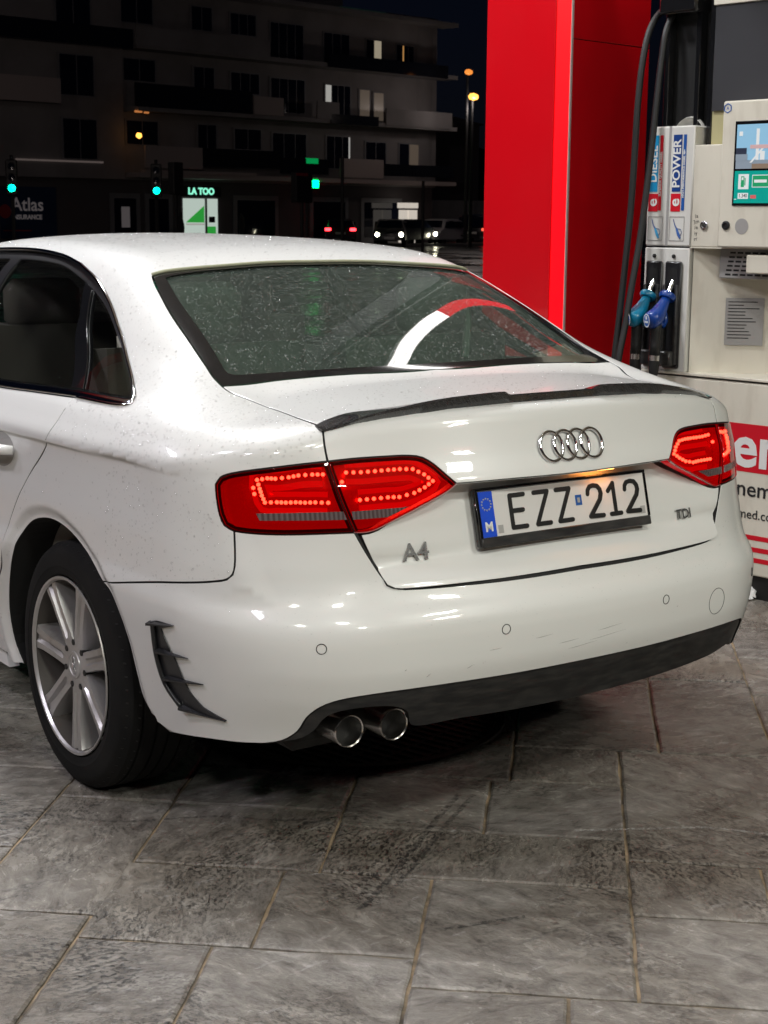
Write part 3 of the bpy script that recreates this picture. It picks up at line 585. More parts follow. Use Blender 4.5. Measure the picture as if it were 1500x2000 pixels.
    mesh_obj('window_frit', np.vstack([A0-nA*.0008, A1-nB*.0008]), [(i,(i+1)%k,k+(i+1)%k,k+i)[::s_] for i in range(k)], M['gloss_black'], car, normals=np.vstack([nA,nB]))
    rw = mesh_obj('rear_window', vs, fs, M['rear_glass'], car, normals=ns); SURF['glass'] = (vs, fs, ns)
    sp = dense(P['win_top'],SPHW,.015,off=.0015); sp2 = np.vstack([sp, (sp*np.array([-1,1,1]))[::-1][1:]]); MB().tube(sp2, .005, 6).build('window_seal', M['seal'], car, smooth=True)
    # --- side glazing
    fwd_top = [co[13],(-.53,2.45,1.35),(-.56,2.65,1.30),(-.66,3.0,1.15),(-.76,3.22,1.04)]; fwd_low = [(-.76,3.22,1.04),(-.845,3.1,.995),(-.847,2.2,1.003),co[0]]
    win_loop = [[co[0],co[1],co[2]], chrome_rear, [co[11],co[12],co[13]], fwd_top, fwd_low]
    gi = P['glass_in']
    dg = P['dg_rear']
    door_glass = [[(-.83,2.02,1.02),gi[0],gi[1],dg[-1]], dg[::-1], [dg[0],gi[11],gi[12],(-.565,2.02,1.347)], [(-.565,2.02,1.347),(-.83,2.02,1.02)]]
    panel('door_window', M['side_glass'], car, door_glass, SIDE, mirror=True, offset=-.006, inset=0, skirt=0, step=.03, key='door_glass')
    qg = [P['qg_front'],P['qg_low'],P['qg_rear']]
    panel('quarter_window', M['side_glass'], car, qg, SIDE, mirror=True, offset=-.005, inset=.004, skirt=0, step=.03)
    dv = [dg, [dg[-1],P['qg_front'][-1]], rev(P['qg_front']), [P['qg_front'][0],dg[0]]]
    panel('window_divider', M['gloss_black'], car, dv, SIDE, mirror=True, offset=-.002, inset=.001, skirt=.008, step=.02)
    fg = [[(-.83,2.10,1.02),(-.565,2.10,1.347)],[(-.565,2.10,1.347),(-.56,2.45,1.33),(-.60,2.68,1.27),(-.70,3.0,1.12),(-.77,3.15,1.03)],[(-.77,3.15,1.03),(-.83,2.6,1.015),(-.83,2.10,1.02)]]
    panel('front_door_window', M['side_glass'], car, fg, SIDE, mirror=True, offset=-.006, inset=0, skirt=0, step=.04)
    panel('window_surround', M['satin_black'], car, win_loop, SIDE, mirror=True, offset=-.010, inset=.0, skirt=.012, step=.02, holes=[door_glass,qg,fg])
    for sgn in (1,-1):
        tr = np.vstack([dense(chrome_rear,SIDE,.012,off=.001)[2:], dense([co[11],co[12],co[13],(-.53,2.45,1.35),(-.56,2.65,1.30),(-.66,3.0,1.15)],SIDE,.03,off=.001)[1:]])*np.array([sgn,1,1])
        MB().tube(tr, .0055, 8).build('chrome_trim', M['chrome'], car, smooth=True)
        bt = dense([(-.847,3.0,.998),(-.847,2.2,1.003),co[0],co[1],co[2],co[3],(-.800,.785,1.027)],SIDE,.02,off=.0); bu = bt.copy(); bu[:,2] += .0175; bu = onF(bu,SIDE); nb = grad(bt,F); mid = (bt+bu)/2+nb*.006
        L = len(bt); allv = np.vstack([bt+nb*.001,bt+nb*.0045,mid,bu+nb*.0045,bu+nb*.001])*np.array([sgn,1,1])
        fs_ = [(r*L+i,r*L+i+1,(r+1)*L+i+1,(r+1)*L+i) for r in range(4) for i in range(L-1)]
        o = mesh_obj('belt_trim', allv, fs_ if sgn > 0 else [f[::-1] for f in fs_], M['chrome'], car, smooth=True)
    # --- doors, sills, front of the car
    pil = [(-.845,2.06,1.003),(-.905,2.03,.70),(-.88,2.02,.26)]
    rdoor = [[belt_r,co[1],co[0],pil[0]], pil, [pil[2],(-.86,1.474,.25)], [(-.86,1.474,.25),(-.878,1.485,.33),(-.895,1.455,.43)]+rev(P['door_gap'])[:-1]+[belt_r]]
    panel('rear_door', paint, car, rdoor, SIDE, mirror=True, step=.014, key='door', lines=[[(-.9,y,float(ZC(y))+d) for y in np.arange(1.06,2.05,.012)] for d in (-.012,-.0045,.0,.0042)])
    fed = [(-.845,3.12,.99),(-.905,3.2,.75),(-.88,3.12,.26)]
    panel('front_door', paint, car, [[pil[0],(-.845,2.6,1.0),fed[0]], fed, [fed[2],pil[2]], pil[::-1]], SIDE, mirror=True, step=.035)
    arcf = [(-.88,3.45,.26)]+[(-.9,3.82+.37*math.cos(t),.36+.35*math.sin(t)) for t in np.linspace(math.pi,0,13)][0:]+[(-.86,4.19,.24)]
    panel('front_wing', paint, car, [[(-.845,3.12,.99),(-.82,3.5,.94),(-.78,4.0,.86)],[(-.78,4.0,.86),(-.80,4.30,.70)],[(-.80,4.30,.70),(-.86,4.19,.36)],[tuple(p) for p in arcf[1:-1]][::-1],[arcf[1],(-.88,3.12,.26)],fed[::-1]], SIDE, mirror=True, step=.03)
    panel('bonnet', paint, car, sym([[(0,3.42,1),(-.4,3.38,1),(-.78,3.28,.97)],[(-.78,3.28,.97),(-.76,4.0,.88)],[(-.76,4.0,.88),(-.60,4.45,.8),(0,4.60,.8)]]), TOP, step=.04)
    panel('windscreen', M['side_glass'], car, sym([[(0,2.74,1.36),(-.3,2.71,1.35),(-.54,2.63,1.32)],[(-.54,2.63,1.32),(-.62,3.0,1.17),(-.72,3.30,1.0)],[(-.72,3.30,1.0),(-.4,3.38,1.02),(0,3.43,1.02)]]), TOP, step=.04, skirt=0)
    panel('front_bumper', paint, car, sym([[(0,4.60,.74),(-.62,4.42,.72),(-.80,4.25,.68)],[(-.80,4.25,.68),(-.85,4.20,.30)],[(-.85,4.20,.30),(-.6,4.5,.26),(0,4.6,.26)]]), SPHF, step=.035)
    for sgn in (1,-1):
        MB().prism([(1.50,.20),(3.46,.20),(3.46,.252),(1.52,.24)],'x',sgn*.820,sgn*.850).build('sill', paint, car)
    MB().prism([(.42,.34),(.60,.27),(1.4,.22),(3.5,.22),(4.5,.28),(4.5,.62),(.42,.62)],'x',-.60,.60).build('underbody', M['under'], car)
    # wheel housings: liners that follow the arch edge
    for sgn in (1,-1):
        S = np.array([sgn,1,1])
        for dy in (0,2.79):
            pr = np.vstack([dense(rev(P['arch_front']),SPH,.03)[:-1], dense(P['arch_rear'],SPH,.03)]) if dy == 0 else np.array([(-.9,3.82+.37*math.cos(t),.36+.355*math.sin(t)) for t in np.linspace(-.3,math.pi+.3,26)])
            A = pr+np.array([.006,0,0]); A[:,1:] = np.array([1.02+dy,.36])+(A[:,1:]-np.array([1.02+dy,.36]))*1.004; B = A.copy(); B[:,0] = -.52; n = len(A)
            MB().add([tuple(p*S) for p in np.vstack([A,B])], [(i,i+1,n+i+1,n+i) for i in range(n-1)]+[tuple(range(n,2*n))]).build('wheel_housing', M['under'], car)
    def under(path, ch_=SPH, w_=.008, mirror=True, FN_=None):  # black strips laid below the gaps to paint their shade
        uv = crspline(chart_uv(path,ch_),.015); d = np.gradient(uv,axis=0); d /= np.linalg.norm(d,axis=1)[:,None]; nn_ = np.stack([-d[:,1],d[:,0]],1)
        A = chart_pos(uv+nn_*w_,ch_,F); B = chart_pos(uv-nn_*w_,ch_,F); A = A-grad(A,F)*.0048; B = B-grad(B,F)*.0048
        ribbon('gap_shade', M['gap'], car, A, B, mirror=mirror)
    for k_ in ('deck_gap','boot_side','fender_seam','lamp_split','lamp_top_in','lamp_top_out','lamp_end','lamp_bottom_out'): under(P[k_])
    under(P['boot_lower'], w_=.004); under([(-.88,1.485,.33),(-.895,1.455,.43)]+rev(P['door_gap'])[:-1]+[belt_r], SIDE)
    # --- interior
    MB().box((-.60,.66,1.02),(.60,1.12,1.045)).build('parcel_shelf', M['seat'], car)
    for x in (-.38,.38):
        MB().prism([(1.13,.55),(1.35,.55),(1.28,1.12),(1.16,1.13)],'x',x-.30,x+.30).build('rear_seat_back', M['seat'], car)
    for x in (-.40,.40,-.38,.38):
        y = 1.17 if abs(x) == .40 else 2.30
        z = 1.13 if y < 2 else 1.10
        MB().box((x-.13,y-.045,z),(x+.13,y+.045,z+.17),.035).build('headrest', M['seat'], car, angle=50)
        if y > 2: MB().prism([(2.25,.45),(2.5,.45),(2.40,1.12),(2.26,1.12)],'x',x-.25,x+.25).build('front_seat_back', M['seat'], car)
    MB().tube([(-.56,1.17,1.24),(-.50,1.12,1.16),(-.46,1.08,1.06)],.012,6).build('seat_belt', M['trim_grey'], car)
    MB().tube([(.54,1.19,1.27),(.50,1.12,1.16),(.46,1.08,1.06)],.012,6).build('seat_belt', M['trim_grey'], car)
    for sgn in (1,-1):
        MB().prism([(.95,.45),(3.2,.45),(3.2,.985),(.95,1.005)],'x',sgn*.78,sgn*.79).build('door_card', M['seat'], car)
    MB().prism([(3.0,.75),(3.35,.75),(3.35,.98),(3.05,.96)],'x',-.68,.68).build('dashboard', M['seat'], car)
    MB().box((-.50,1.30,1.345),(.50,2.6,1.36)).build('headlining', M['trim_grey'], car)
    MB().tube([(-.36+.17*math.cos(t),2.98+.03*math.sin(t),.93+.17*math.sin(t)) for t in np.linspace(0,2*math.pi,25)],.014,6).build('steering_wheel', M['seat'], car, smooth=True)
    return car
def tail_lamp(car):
    P = PATH
    for sgn in (1,-1):
        for nm, loop, leds, revp in (('outer_tail_lamp',[P['lamp_top_out'],P['lamp_end'],P['lamp_bottom_out'],rev(P['lamp_split'])],P['led_out'],P['reverse']),
                                     ('inner_tail_lamp',[P['lamp_top_in'],P['lamp_bottom_in'],rev(P['lamp_split'])],P['led_in'],P['reverse_in'])):
            S = np.array([sgn,1,1])
            def put(name, m, parent, geo):
                vs, fs, ns = geo; return mesh_obj(name, vs*S, fs if sgn > 0 else [tuple(f[::-1]) for f in fs], m, parent, normals=ns*S)
            lens = put(nm, M['lens_red'], car, panel_geo(loop, SPH, inset=.0016, step=.011, offset=.002, skirt=.010))
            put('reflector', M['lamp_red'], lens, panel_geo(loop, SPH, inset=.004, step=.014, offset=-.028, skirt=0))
            vs, fs, ns = panel_geo(loop, SPH, inset=.0026, step=.014, offset=.0, skirt=.032)
            # side wall of the housing only
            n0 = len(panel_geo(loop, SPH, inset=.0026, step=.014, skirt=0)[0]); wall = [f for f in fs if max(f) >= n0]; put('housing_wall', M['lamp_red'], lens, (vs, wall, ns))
            # light guide: closed ring through the leds
            if nm[0] == 'o': order = [6,5,4,3,2,1,0,7,8,9,10,11,12,13,14,15]
            else: order = [0,1,2,3,4,5,6,7,8,9,10,11,12,13]
            ring = onF(crspline(chart_uv([leds[i] for i in order],SPH),.010)[:,:] @ np.eye(2) if False else np.array([leds[i] for i in order]), SPH)
            uvr = crspline(chart_uv(ring,SPH),.008); d = np.gradient(uvr,axis=0); d /= np.linalg.norm(d,axis=1)[:,None]; nn = np.stack([-d[:,1],d[:,0]],1); wd = .010
            A = chart_pos(uvr+nn*wd,SPH,F); B = chart_pos(uvr-nn*wd,SPH,F); A = A-grad(A,F)*.024; B = B-grad(B,F)*.024; n = len(A)
            A2 = chart_pos(uvr+nn*.021,SPH,F); B2 = chart_pos(uvr-nn*.021,SPH,F); A2 = A2-grad(A2,F)*.0262; B2 = B2-grad(B2,F)*.0262
            put('glow_bowl', M['glow_soft'], lens, (np.vstack([A2,B2]), [(i,i+1,len(A2)+i+1,len(A2)+i) for i in range(len(A2)-1)], np.vstack([grad(A2,F),grad(B2,F)])))
            put('light_guide', M['glow'], lens, (np.vstack([A,B]), [(i,i+1,n+i+1,n+i) for i in range(n-1)], np.vstack([grad(A,F),grad(B,F)])))
            rg = [leds[i] for i in order]; leds2 = list(leds)+[tuple((np.array(a_)+np.array(b_))/2) for a_, b_ in zip(rg[:-1],rg[1:])]
            for l in leds2:
                c = onF([l],SPH)[0]; g = grad(np.array([c]),F)[0]; c = c-g*.016; b = MB()
                b.lathe([(-.0001+.0045*math.sin(a),.0045*math.cos(a)) for a in np.linspace(-1.4,1.5,6)],'y',8).build('led', M['led'], lens, smooth=True, loc=tuple(c*S))
            rp = [revp[i] for i in range(4)]
            put('reverse_lamp', M['reverse'], lens, panel_geo([[rp[0],rp[1]],[rp[1],rp[2]],[rp[2],rp[3]],[rp[3],rp[0]]], SPH, inset=0, step=.012, offset=.0028, skirt=.001))
            if nm[0] == 'o':
                lab = 'outer tail lamp lit red'
    return
def build_wheel(car):
    """seven-spoke alloy, local x axis points outwards through the hub"""
    w = empty('wheel', parent=car); R = .327
    pr = [(-.100,.232),(-.112,.240),(-.117,.262),(-.113,.292),(-.102,.314),(-.086,.3245),(-.0625,.3262),(-.062,.318),(-.055,.318),(-.0545,.3268),(-.022,R),(-.0215,.319),(-.0135,.319),(-.013,R),(.013,R),(.0135,.319),(.0215,.319),(.022,R),(.0545,.3268),(.055,.318),(.062,.318),(.0625,.3262),(.086,.3245),(.102,.314),(.1075,.305),(.1085,.304),(.113,.292),(.1165,.270),(.1175,.262),(.1165,.2605),(.1155,.252),(.114,.246),(.112,.240),(.106,.2345),(.100,.232)]
    b = MB().lathe(pr,'x',72)
    # shoulder sipes
    ty = b.build('tyre', M['tyre'], w, angle=28)
    sp = MB()
    for k in range(60):
        a = 2*math.pi*k/60
        for sx in (-1,1):
            c0 = Vector((sx*.066, math.cos(a)*.3262, math.sin(a)*.3262)); c1 = Vector((sx*.103, math.cos(a+.03)*.3145, math.sin(a+.03)*.3145)); t = Vector((0,-math.sin(a),math.cos(a)))*.0022; nr = Vector((0,math.cos(a),math.sin(a)))*.0009
            sp.add([c0-t+nr,c0+t+nr,c1+t+nr,c1-t+nr],[(0,1,2,3)])
    o = sp.build('tread_sipes', M['black'], ty); o['kind'] = 'stuff'
    rim = MB().lathe([(.113,.2355),(.1165,.2345),(.1155,.2290),(.109,.2245),(.100,.222),(.060,.2155),(.0,.205),(-.08,.205),(-.112,.232)][:4],'x',72).build('rim', M['alloy'], w, angle=35)
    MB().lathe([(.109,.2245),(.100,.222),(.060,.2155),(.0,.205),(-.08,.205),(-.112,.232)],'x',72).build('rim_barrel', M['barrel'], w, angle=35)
    # spokes
    for k in range(7):
        a = 2*math.pi*k/7+.20; ca, sa = math.cos(a), math.sin(a)
        # cross sections along the spoke: radius, half width, face x, groove depth
        st = [(.045,.027,.094,.000),(.075,.0275,.096,.001),(.105,.0265,.0985,.010),(.140,.0265,.102,.011),(.185,.0285,.105,.010),(.213,.033,.107,.006),(.226,.038,.1065,.003)]
        vs = []
        for r, h, x, g in st:
            sec = [(-h*1.08,x-.052),(-h,x-.010),(-h*.93,x),(-h*.36,x+.0015),(-h*.16,x-g),(h*.16,x-g),(h*.36,x+.0015),(h*.93,x),(h,x-.010),(h*1.08,x-.052)]
            for t, xx in sec: vs.append((xx, r*ca-t*sa, r*sa+t*ca))
        n = 10; fs = [(i*n+j,i*n+j+1,(i+1)*n+j+1,(i+1)*n+j) for i in range(len(st)-1) for j in range(n-1)]
        MB().add(vs,fs).build('spoke', M['alloy'], w, angle=30)
    MB().lathe([(.02,.072),(.086,.066),(.0945,.058),(.096,.036),(.099,.0345),(.0995,.030),(.098,.029),(.0985,.0005)],'x',40).build('hub_cap', M['alloy'], w, angle=30)
    for k in range(7):
        a = 2*math.pi*(k+.5)/7+.20; ca, sa = math.cos(a), math.sin(a)
        MB().tube([(.060,.060*ca,.060*sa),(.0975,.060*ca,.060*sa)],.0085,6).build('wheel_bolt', M['dark_metal'], w)
    e = MB()
    for i in range(4):
        cy = (i-1.5)*.0105; e.tube([(.1000,.0001+.0085*math.cos(t),cy+.0085*math.sin(t)) for t in np.linspace(0,2*math.pi,15)],.0013,5,cap=False)
    e.build('cap_emblem', M['chrome'], w, smooth=True)
    MB().lathe([(.035,.155),(.035,.06),(.012,.06),(.012,.155)],'x',40,closed=True).build('brake_disc', M['dark_metal'], w)
    MB().lathe([(.005,.20),(.005,.02)],'x',40).build('wheel_back', M['under'], w)
    w.location = (-.760,1.025,.3245); w.rotation_euler = (.12,0,math.pi)
    for loc, rz in (((.760,1.025,.3245),0),((-.760,3.82,.3245),math.pi),((.760,3.82,.3245),0)):
        c = copy_tree(w, car); c.location = loc; c.rotation_euler = (.4,0,rz)
def car_details(car):
    P = PATH; chrome = M['chrome']
    # --- boot spoiler with raised wings and a low middle
    xs = np.concatenate([np.linspace(-.612,.612,150)]); base = []
    pb = np.vstack([np.array(P['spoiler_base']), (np.array(P['spoiler_base'])*np.array([-1,1,1]))[::-1][1:]])
    def prof(x):
        ax = abs(x); bx = np.interp(x, pb[:,0], pb[:,1]); bz = np.interp(x, pb[:,0], pb[:,2])
        wing = .007+.021*sstep(.64,.26,ax); low = .019
        s = sstep(.128,.150,ax); h = low*(1-s)+wing*s; bk = .010*s
        return bx, bz, h, bk
    vs = []; n = 7
    for x in xs:
        y, z, h, bk = prof(x); ax = abs(x); t = sstep(.622,.50,ax)
        zd = chart_pos(np.array([[x,y+.075]]),TOP,F)[0,2]
        zt = z+h*max(t,.18); yt = y-.004-bk*.6
        kk = .25+.75*t
        zd = chart_pos(np.array([[x,y+.075*kk]]),TOP,F)[0,2]
        vs += [(x,y+.010,z-.010),(x,y-.003,z-.002),(x,yt-.001,zt-.004),(x,yt+.003,zt),(x,yt+.003+.007*kk,zt-.001),(x,y+.036*kk,(zt+zd)/2+.001),(x,y+.072*kk,zd+.0015),]
    fs = [(i*n+j,(i+1)*n+j,(i+1)*n+j+1,i*n+j+1) for i in range(len(xs)-1) for j in range(n-1)]+[tuple(range(n)),tuple(range((len(xs)-1)*n+n-1,(len(xs)-1)*n-1,-1))]
    MB().add(vs,fs).build('boot_spoiler', M['carbon'], car, angle=38)
    # --- four rings
    q = onF([P['ring'][0]],SPH)[0]; tilt = math.atan2(grad(np.array([q]),F)[0][2], -grad(np.array([q]),F)[0][1])
    em = empty('ring_emblem', parent=car)
    for i in range(4):
        cx = (i-1.5)*.0415; pts = []
        for t in np.linspace(0,2*math.pi,41):
            x = cx+.0335*math.cos(t); dz = .0335*math.sin(t); pts.append((x, q[1]-.0035-.0008*(i%2)+dz*math.tan(tilt)+.05*x*x, q[2]+dz))
        MB().tube(pts,.0046,8,cap=False).build('ring', chrome, em, smooth=True)
    # --- badges
    up = Vector((0,math.sin(.25),math.cos(.25)))
    def badge(txt, px, pz, size, bold=.0):
        c = onF([(px,.1,pz)],SPH,F_boot)[0]; text_obj('badge', txt, M['badge'], car, (c[0],c[1]-.003,c[2]), (1,.11*px*2,0), up, size, .003, bold, 1.05)
    badge('A4', P['badge_a4'][0][0], P['badge_a4'][0][2], .056, .0004); badge('TDI', P['badge_tdi'][0][0], P['badge_tdi'][0][2], .034, .0006)
    # --- number plate in a black holder
    hold = empty('plate_holder', (0,.1,.808), 0, parent=car); hold.rotation_euler = (-.2535,0,0)
    o = MB(); o.box((-.268,-.004,-.076),(.268,.016,.0615),.005).build('holder', M['gloss_black'], hold, angle=40)
    MB().box((-.266,-.010,-.0755),(.266,-.004,-.0535),.002).build('holder_rail', M['plastic'], hold, angle=40)
    for a,b_ in (((-.2675,-.009,.0535),(.2675,-.004,.0605)),((-.2675,-.009,-.054),(-.2605,-.004,.0535)),((.2605,-.009,-.054),(.2675,-.004,.0535))): MB().box(a,b_,.0015).build('holder_edge', M['gloss_black'], hold)
    MB().box((-.2600,-.0062,-.0533),(.2600,-.0041,.0530),.0004).build('number_plate', M['plate_white'], hold)
    MB().box((-.2595,-.0067,-.0528),(-.2190,-.0061,.0526)).build('country_band', M['plate_blue'], hold)
    for k in range(12):
        a = math.pi*2*k/12; text_obj('star','*',M['star'],hold,(-.2392+.0135*math.cos(a),-.0069,.0215+.0135*math.sin(a)-.0012),(1,0,0),(0,0,1),.0095,.0002,.0003)
    text_obj('country_letter','M',M['sign_white'],hold,(-.2392,-.0069,-.030),(1,0,0),(0,0,1),.031,.0003,.0008)
    w_, h_ = .0415, .0745; G = {'E':[[(w_,h_),(0,h_),(0,0),(w_,0)],[(0,.52*h_),(.84*w_,.52*h_)]],'Z':[[(0,h_),(w_,h_),(.03*w_,0),(w_,0)]],
        '2':[[(0,.74*h_),(.04*w_,.87*h_),(.20*w_,.975*h_),(.48*w_,h_),(.78*w_,.97*h_),(.96*w_,.85*h_),(w_,.71*h_),(.88*w_,.53*h_),(.02*w_,.02*h_),(w_,0)]],'1':[[(.08*w_,.76*h_),(.52*w_,h_),(.52*w_,0)],[(.14*w_,0),(.92*w_,0)]]}
    for ch, x in zip('EZZ212',(-.1690,-.0960,-.0270,.0715,.1340,.1930)):
        g_ = MB()
        for st in G[ch]:
            for (x0,z0),(x1,z1) in zip(st[:-1],st[1:]):
                k0 = len(g_.v); L = math.hypot(x1-x0,z1-z0); ux, uz = (x1-x0)/L, (z1-z0)/L; r = .0054; out = []
                for c0, sg in (((x0,z0),-1),((x1,z1),1)):
                    for a_ in np.linspace(-math.pi/2,math.pi/2,6):
                        dx, dz = math.cos(a_)*sg, math.sin(a_)*sg; out.append((c0[0]+r*(ux*dx-uz*dz), c0[1]+r*(uz*dx+ux*dz)))
                jit = .00002*len(g_.f); n_ = len(out); g_.add([(a_,-.0078-jit,b_) for a_,b_ in out]+[(a_,-.0060,b_) for a_,b_ in out],[tuple(range(n_)),tuple(range(2*n_-1,n_-1,-1))]+[(i,(i+1)%n_,n_+(i+1)%n_,n_+i) for i in range(n_)])
        g_.build('plate_character', M['plate_black'], hold, loc=(x,0,-.038))
    MB().box((.0310,-.0066,-.0065),(.0510,-.0061,.0185)).build('plate_seal', M['sign_blue'], hold); MB().box((.037,-.0069,.0),(.045,-.0066,.012)).build('plate_seal_mark', M['grey_print'], hold)
    for x in (-.213,.238): MB().box((x,-.0066,-.047),(x+.015,-.0061,-.028)).build('plate_stamp', M['grey_print'], hold)
    # --- plate lamp under the ledge (right one lit)
    for x, m in ((.115,M['plate_lamp']),(-.115,M['reverse'])):
        MB().box((x-.028,.082,.8835),(x+.028,.112,.8895),.002).build('plate_lamp', m, car)
    # --- parking sensors, tow cover
    def circ(nm, c, r, w, sgn=1):
        cc = np.array(c)*np.array([sgn,1,1]); q0 = onF([cc],SPH)[0]; g = grad(np.array([q0]),F)[0]; a = np.cross(g,[0,0,1]); a /= np.linalg.norm(a); b = np.cross(a,g)
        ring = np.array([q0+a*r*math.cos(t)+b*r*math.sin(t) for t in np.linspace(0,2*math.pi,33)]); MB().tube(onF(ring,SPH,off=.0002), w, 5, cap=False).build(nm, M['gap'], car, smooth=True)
    for c in P['sensor']:
        for sgn in (1,-1): circ('parking_sensor', c, .0112, .0010, sgn)
    circ('tow_eye_cover', P['tow'][0], .034, .0007)
    # --- scratches on the bumper
    sc = MB()
    rs = random.Random(3)
    for (x,z,L,dz) in ((-.30,.515,.035,.002),(-.17,.528,.05,.0035),(-.36,.478,.02,.008),(-.07,.487,.09,.008),(-.10,.505,.06,.004),(.02,.520,.08,.006),(-.005,.50,.12,.008),(-.47,.468,.012,.008),(-.53,.49,.006,.003),(.12,.47,.01,.002),(.30,.535,.006,.001)):
        p = onF([(x+L*t,-.01,z+dz*t+.0008*rs.random()) for t in (0,.3,.6,1)],SPH,off=.0); sc.tube(p,[.0002,.0009,.0007,.0002],4)
    o = sc.build('bumper_scratches', M['grey_print'], car); o['kind'] = 'stuff'
    # --- side vent trim behind the wheel
    def lay(pts, off): return onF(pts, SPH, off=off)
    for sgn in (1,-1):
        S = np.array([sgn,1,1]); v = P['vent']
        body = [v[1],v[3],v[4],v[5],v[6],v[7],v[8],v[9],v[10],v[11],v[0]]
        loop = [[v[0],v[1],v[2]],[v[2],v[3]],[v[3],v[4],v[5],v[6],v[7]],[v[7],v[8]],[v[8],v[9],v[10],v[11],v[0]]]
        vs, fs, ns = panel_geo(loop, SPH, inset=0, step=.008, offset=.004, skirt=.006)
        vt = mesh_obj('side_vent', vs*S, fs if sgn > 0 else [tuple(f[::-1]) for f in fs], M['satin_black'], car, normals=ns*S)
        for a,b_,L in ((P['fin'][0],P['fin'][1],0),(P['fin'][2],P['fin'][3],0),(v[0],v[2],0),(v[9],v[8],0)):
            q0 = lay([a],.006)[0]; q1 = lay([b_],.004)[0]; g = grad(np.array([q0]),F)[0]; u = np.array([0,.0,.006])
            pts = [q0-u,q0+u,q1+u*.2,q1-u*.2]; top = [q0-u*.5+g*.013,q0+u*.5+g*.013,(q0+q1)/2+g*.010+u*.3,q1+g*.003]
            MB().add([tuple(p*S) for p in pts+top],[(0,1,2,3),(4,5,6,7),(0,1,5,4),(1,2,6,5),(2,3,7,6),(3,0,4,7)]).build('vent_fin', M['satin_black'], vt)
        rim_ = dense([v[1],v[11],v[10],v[9]],SPH,.01,off=.008)*S; MB().tube(rim_,.0065,6).build('vent_edge', M['satin_black'], vt, smooth=True)
    # --- exhaust tips
    for x in (-.601,-.490):
        y0 = .118 if x < -.6 else .102; k_ = .81
        MB().lathe([(y0+.16,.043*k_),(y0+.012,.0455*k_),(y0+.003,.0465*k_),(y0,.0452*k_),(y0+.002,.0420*k_),(y0+.012,.0405*k_),(y0+.15,.040*k_)],'y',40).build('exhaust_tip', M['chrome_worn'], car, angle=40, loc=(x,0,.3510))
        MB().lathe([(y0+.05,.0402*k_),(y0+.05,.0003)],'y',24).build('exhaust_bore', M['black'], car, loc=(x,0,.3510))
    MB().box((-.70,.22,.28),(-.45,.62,.42),.03).build('silencer', M['under'], car)
    # --- door handle
    for sgn in (1,-1):
        for y0 in (1.275,2.30):
            S = np.array([sgn,1,1]); pts = np.array([(-.905,y0,.862),(-.930,y0+.02,.863),(-.938,y0+.08,.864),(-.938,y0+.17,.865),(-.930,y0+.22,.866),(-.905,y0+.24,.866)])*S
            h = MB().tube(pts,[.012,.0145,.0155,.0155,.0145,.012],10).build('door_handle', M['paint'], car, smooth=True)
            cup = onF([(-.9,y0+.10+.085*math.cos(t),.855+.048*math.sin(t)) for t in np.linspace(0,2*math.pi,25)],SIDE,off=.0006)*S
            MB().add([tuple(p) for p in cup],[tuple(range(24))]).build('handle_recess', M['grey_panel'], h)
    # --- fuel-side antenna fin on the roof
def raindrops(car):
    rs = np.random.RandomState(5); vs = []; fs = []; ns = []
    def sample(key, n, cond, smin, smax, streak=0):
        V, Fc, N = SURF[key]; T = np.array([f for f in Fc if len(f) == 3]); a, b, c = V[T[:,0]],V[T[:,1]],V[T[:,2]]
        ar = np.linalg.norm(np.cross(b-a,c-a),axis=1); cen = (a+b+c)/3; ar = ar*cond(cen, N[T[:,0]]); k = rs.choice(len(T), n, p=ar/ar.sum())
        u = rs.rand(n,2); m = u.sum(1) > 1; u[m] = 1-u[m]; p = a[k]+(b[k]-a[k])*u[:,:1]+(c[k]-a[k])*u[:,1:]; nn = N[T[k,0]]
        for q, g in zip(p, nn):
            r = smin+(smax-smin)*rs.rand()**2.5; t1 = np.cross(g,[0,0,1.]) if abs(g[2]) < .95 else np.cross(g,[0,1.,0]); t1 /= np.linalg.norm(t1); t2 = np.cross(g,t1); el = 1+streak*rs.rand(); base = len(vs); h = r*.62
            for ring, (rr, hh) in enumerate(((1,0),(.72,.62))):
                for j in range(6):
                    t = j*math.pi/3+ring*.5; vs.append(q+t1*rr*r*math.cos(t)+t2*rr*r*el*math.sin(t)+g*h*hh)
            vs.append(q+g*h)
            for j in range(6):
                j2 = (j+1)%6; fs.append((base+j,base+j2,base+6+j2,base+6+j)); fs.append((base+6+j,base+6+j2,base+12))
    one = lambda c, n: np.ones(len(c))
    sample('roof', 3600, lambda c, n: (c[:,1] < 2.4)*1., .0012, .0036)
    sample('boot', 2000, lambda c, n: (n[:,2] > .7)*1., .0010, .0028)
    sample('quarter', 2600, lambda c, n: .15+1.0*(n[:,2] > .35)+.5*(c[:,1] < .75), .0012, .0030, .5)
    sample('bumper', 420, lambda c, n: .1+1.0*(n[:,2] > .2), .0009, .0020)
    sample('door_glass', 150, one, .0010, .0022); sample('door', 120, one, .0010, .0020)
    o = mesh_obj('raindrops', vs, fs, M['water'], car, smooth=True); o['kind'] = 'stuff'
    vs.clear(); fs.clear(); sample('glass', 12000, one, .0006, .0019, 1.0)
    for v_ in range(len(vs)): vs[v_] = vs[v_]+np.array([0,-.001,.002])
    o = mesh_obj('window_raindrops', vs, fs, M['water_bead'], car, smooth=True); o['kind'] = 'stuff'
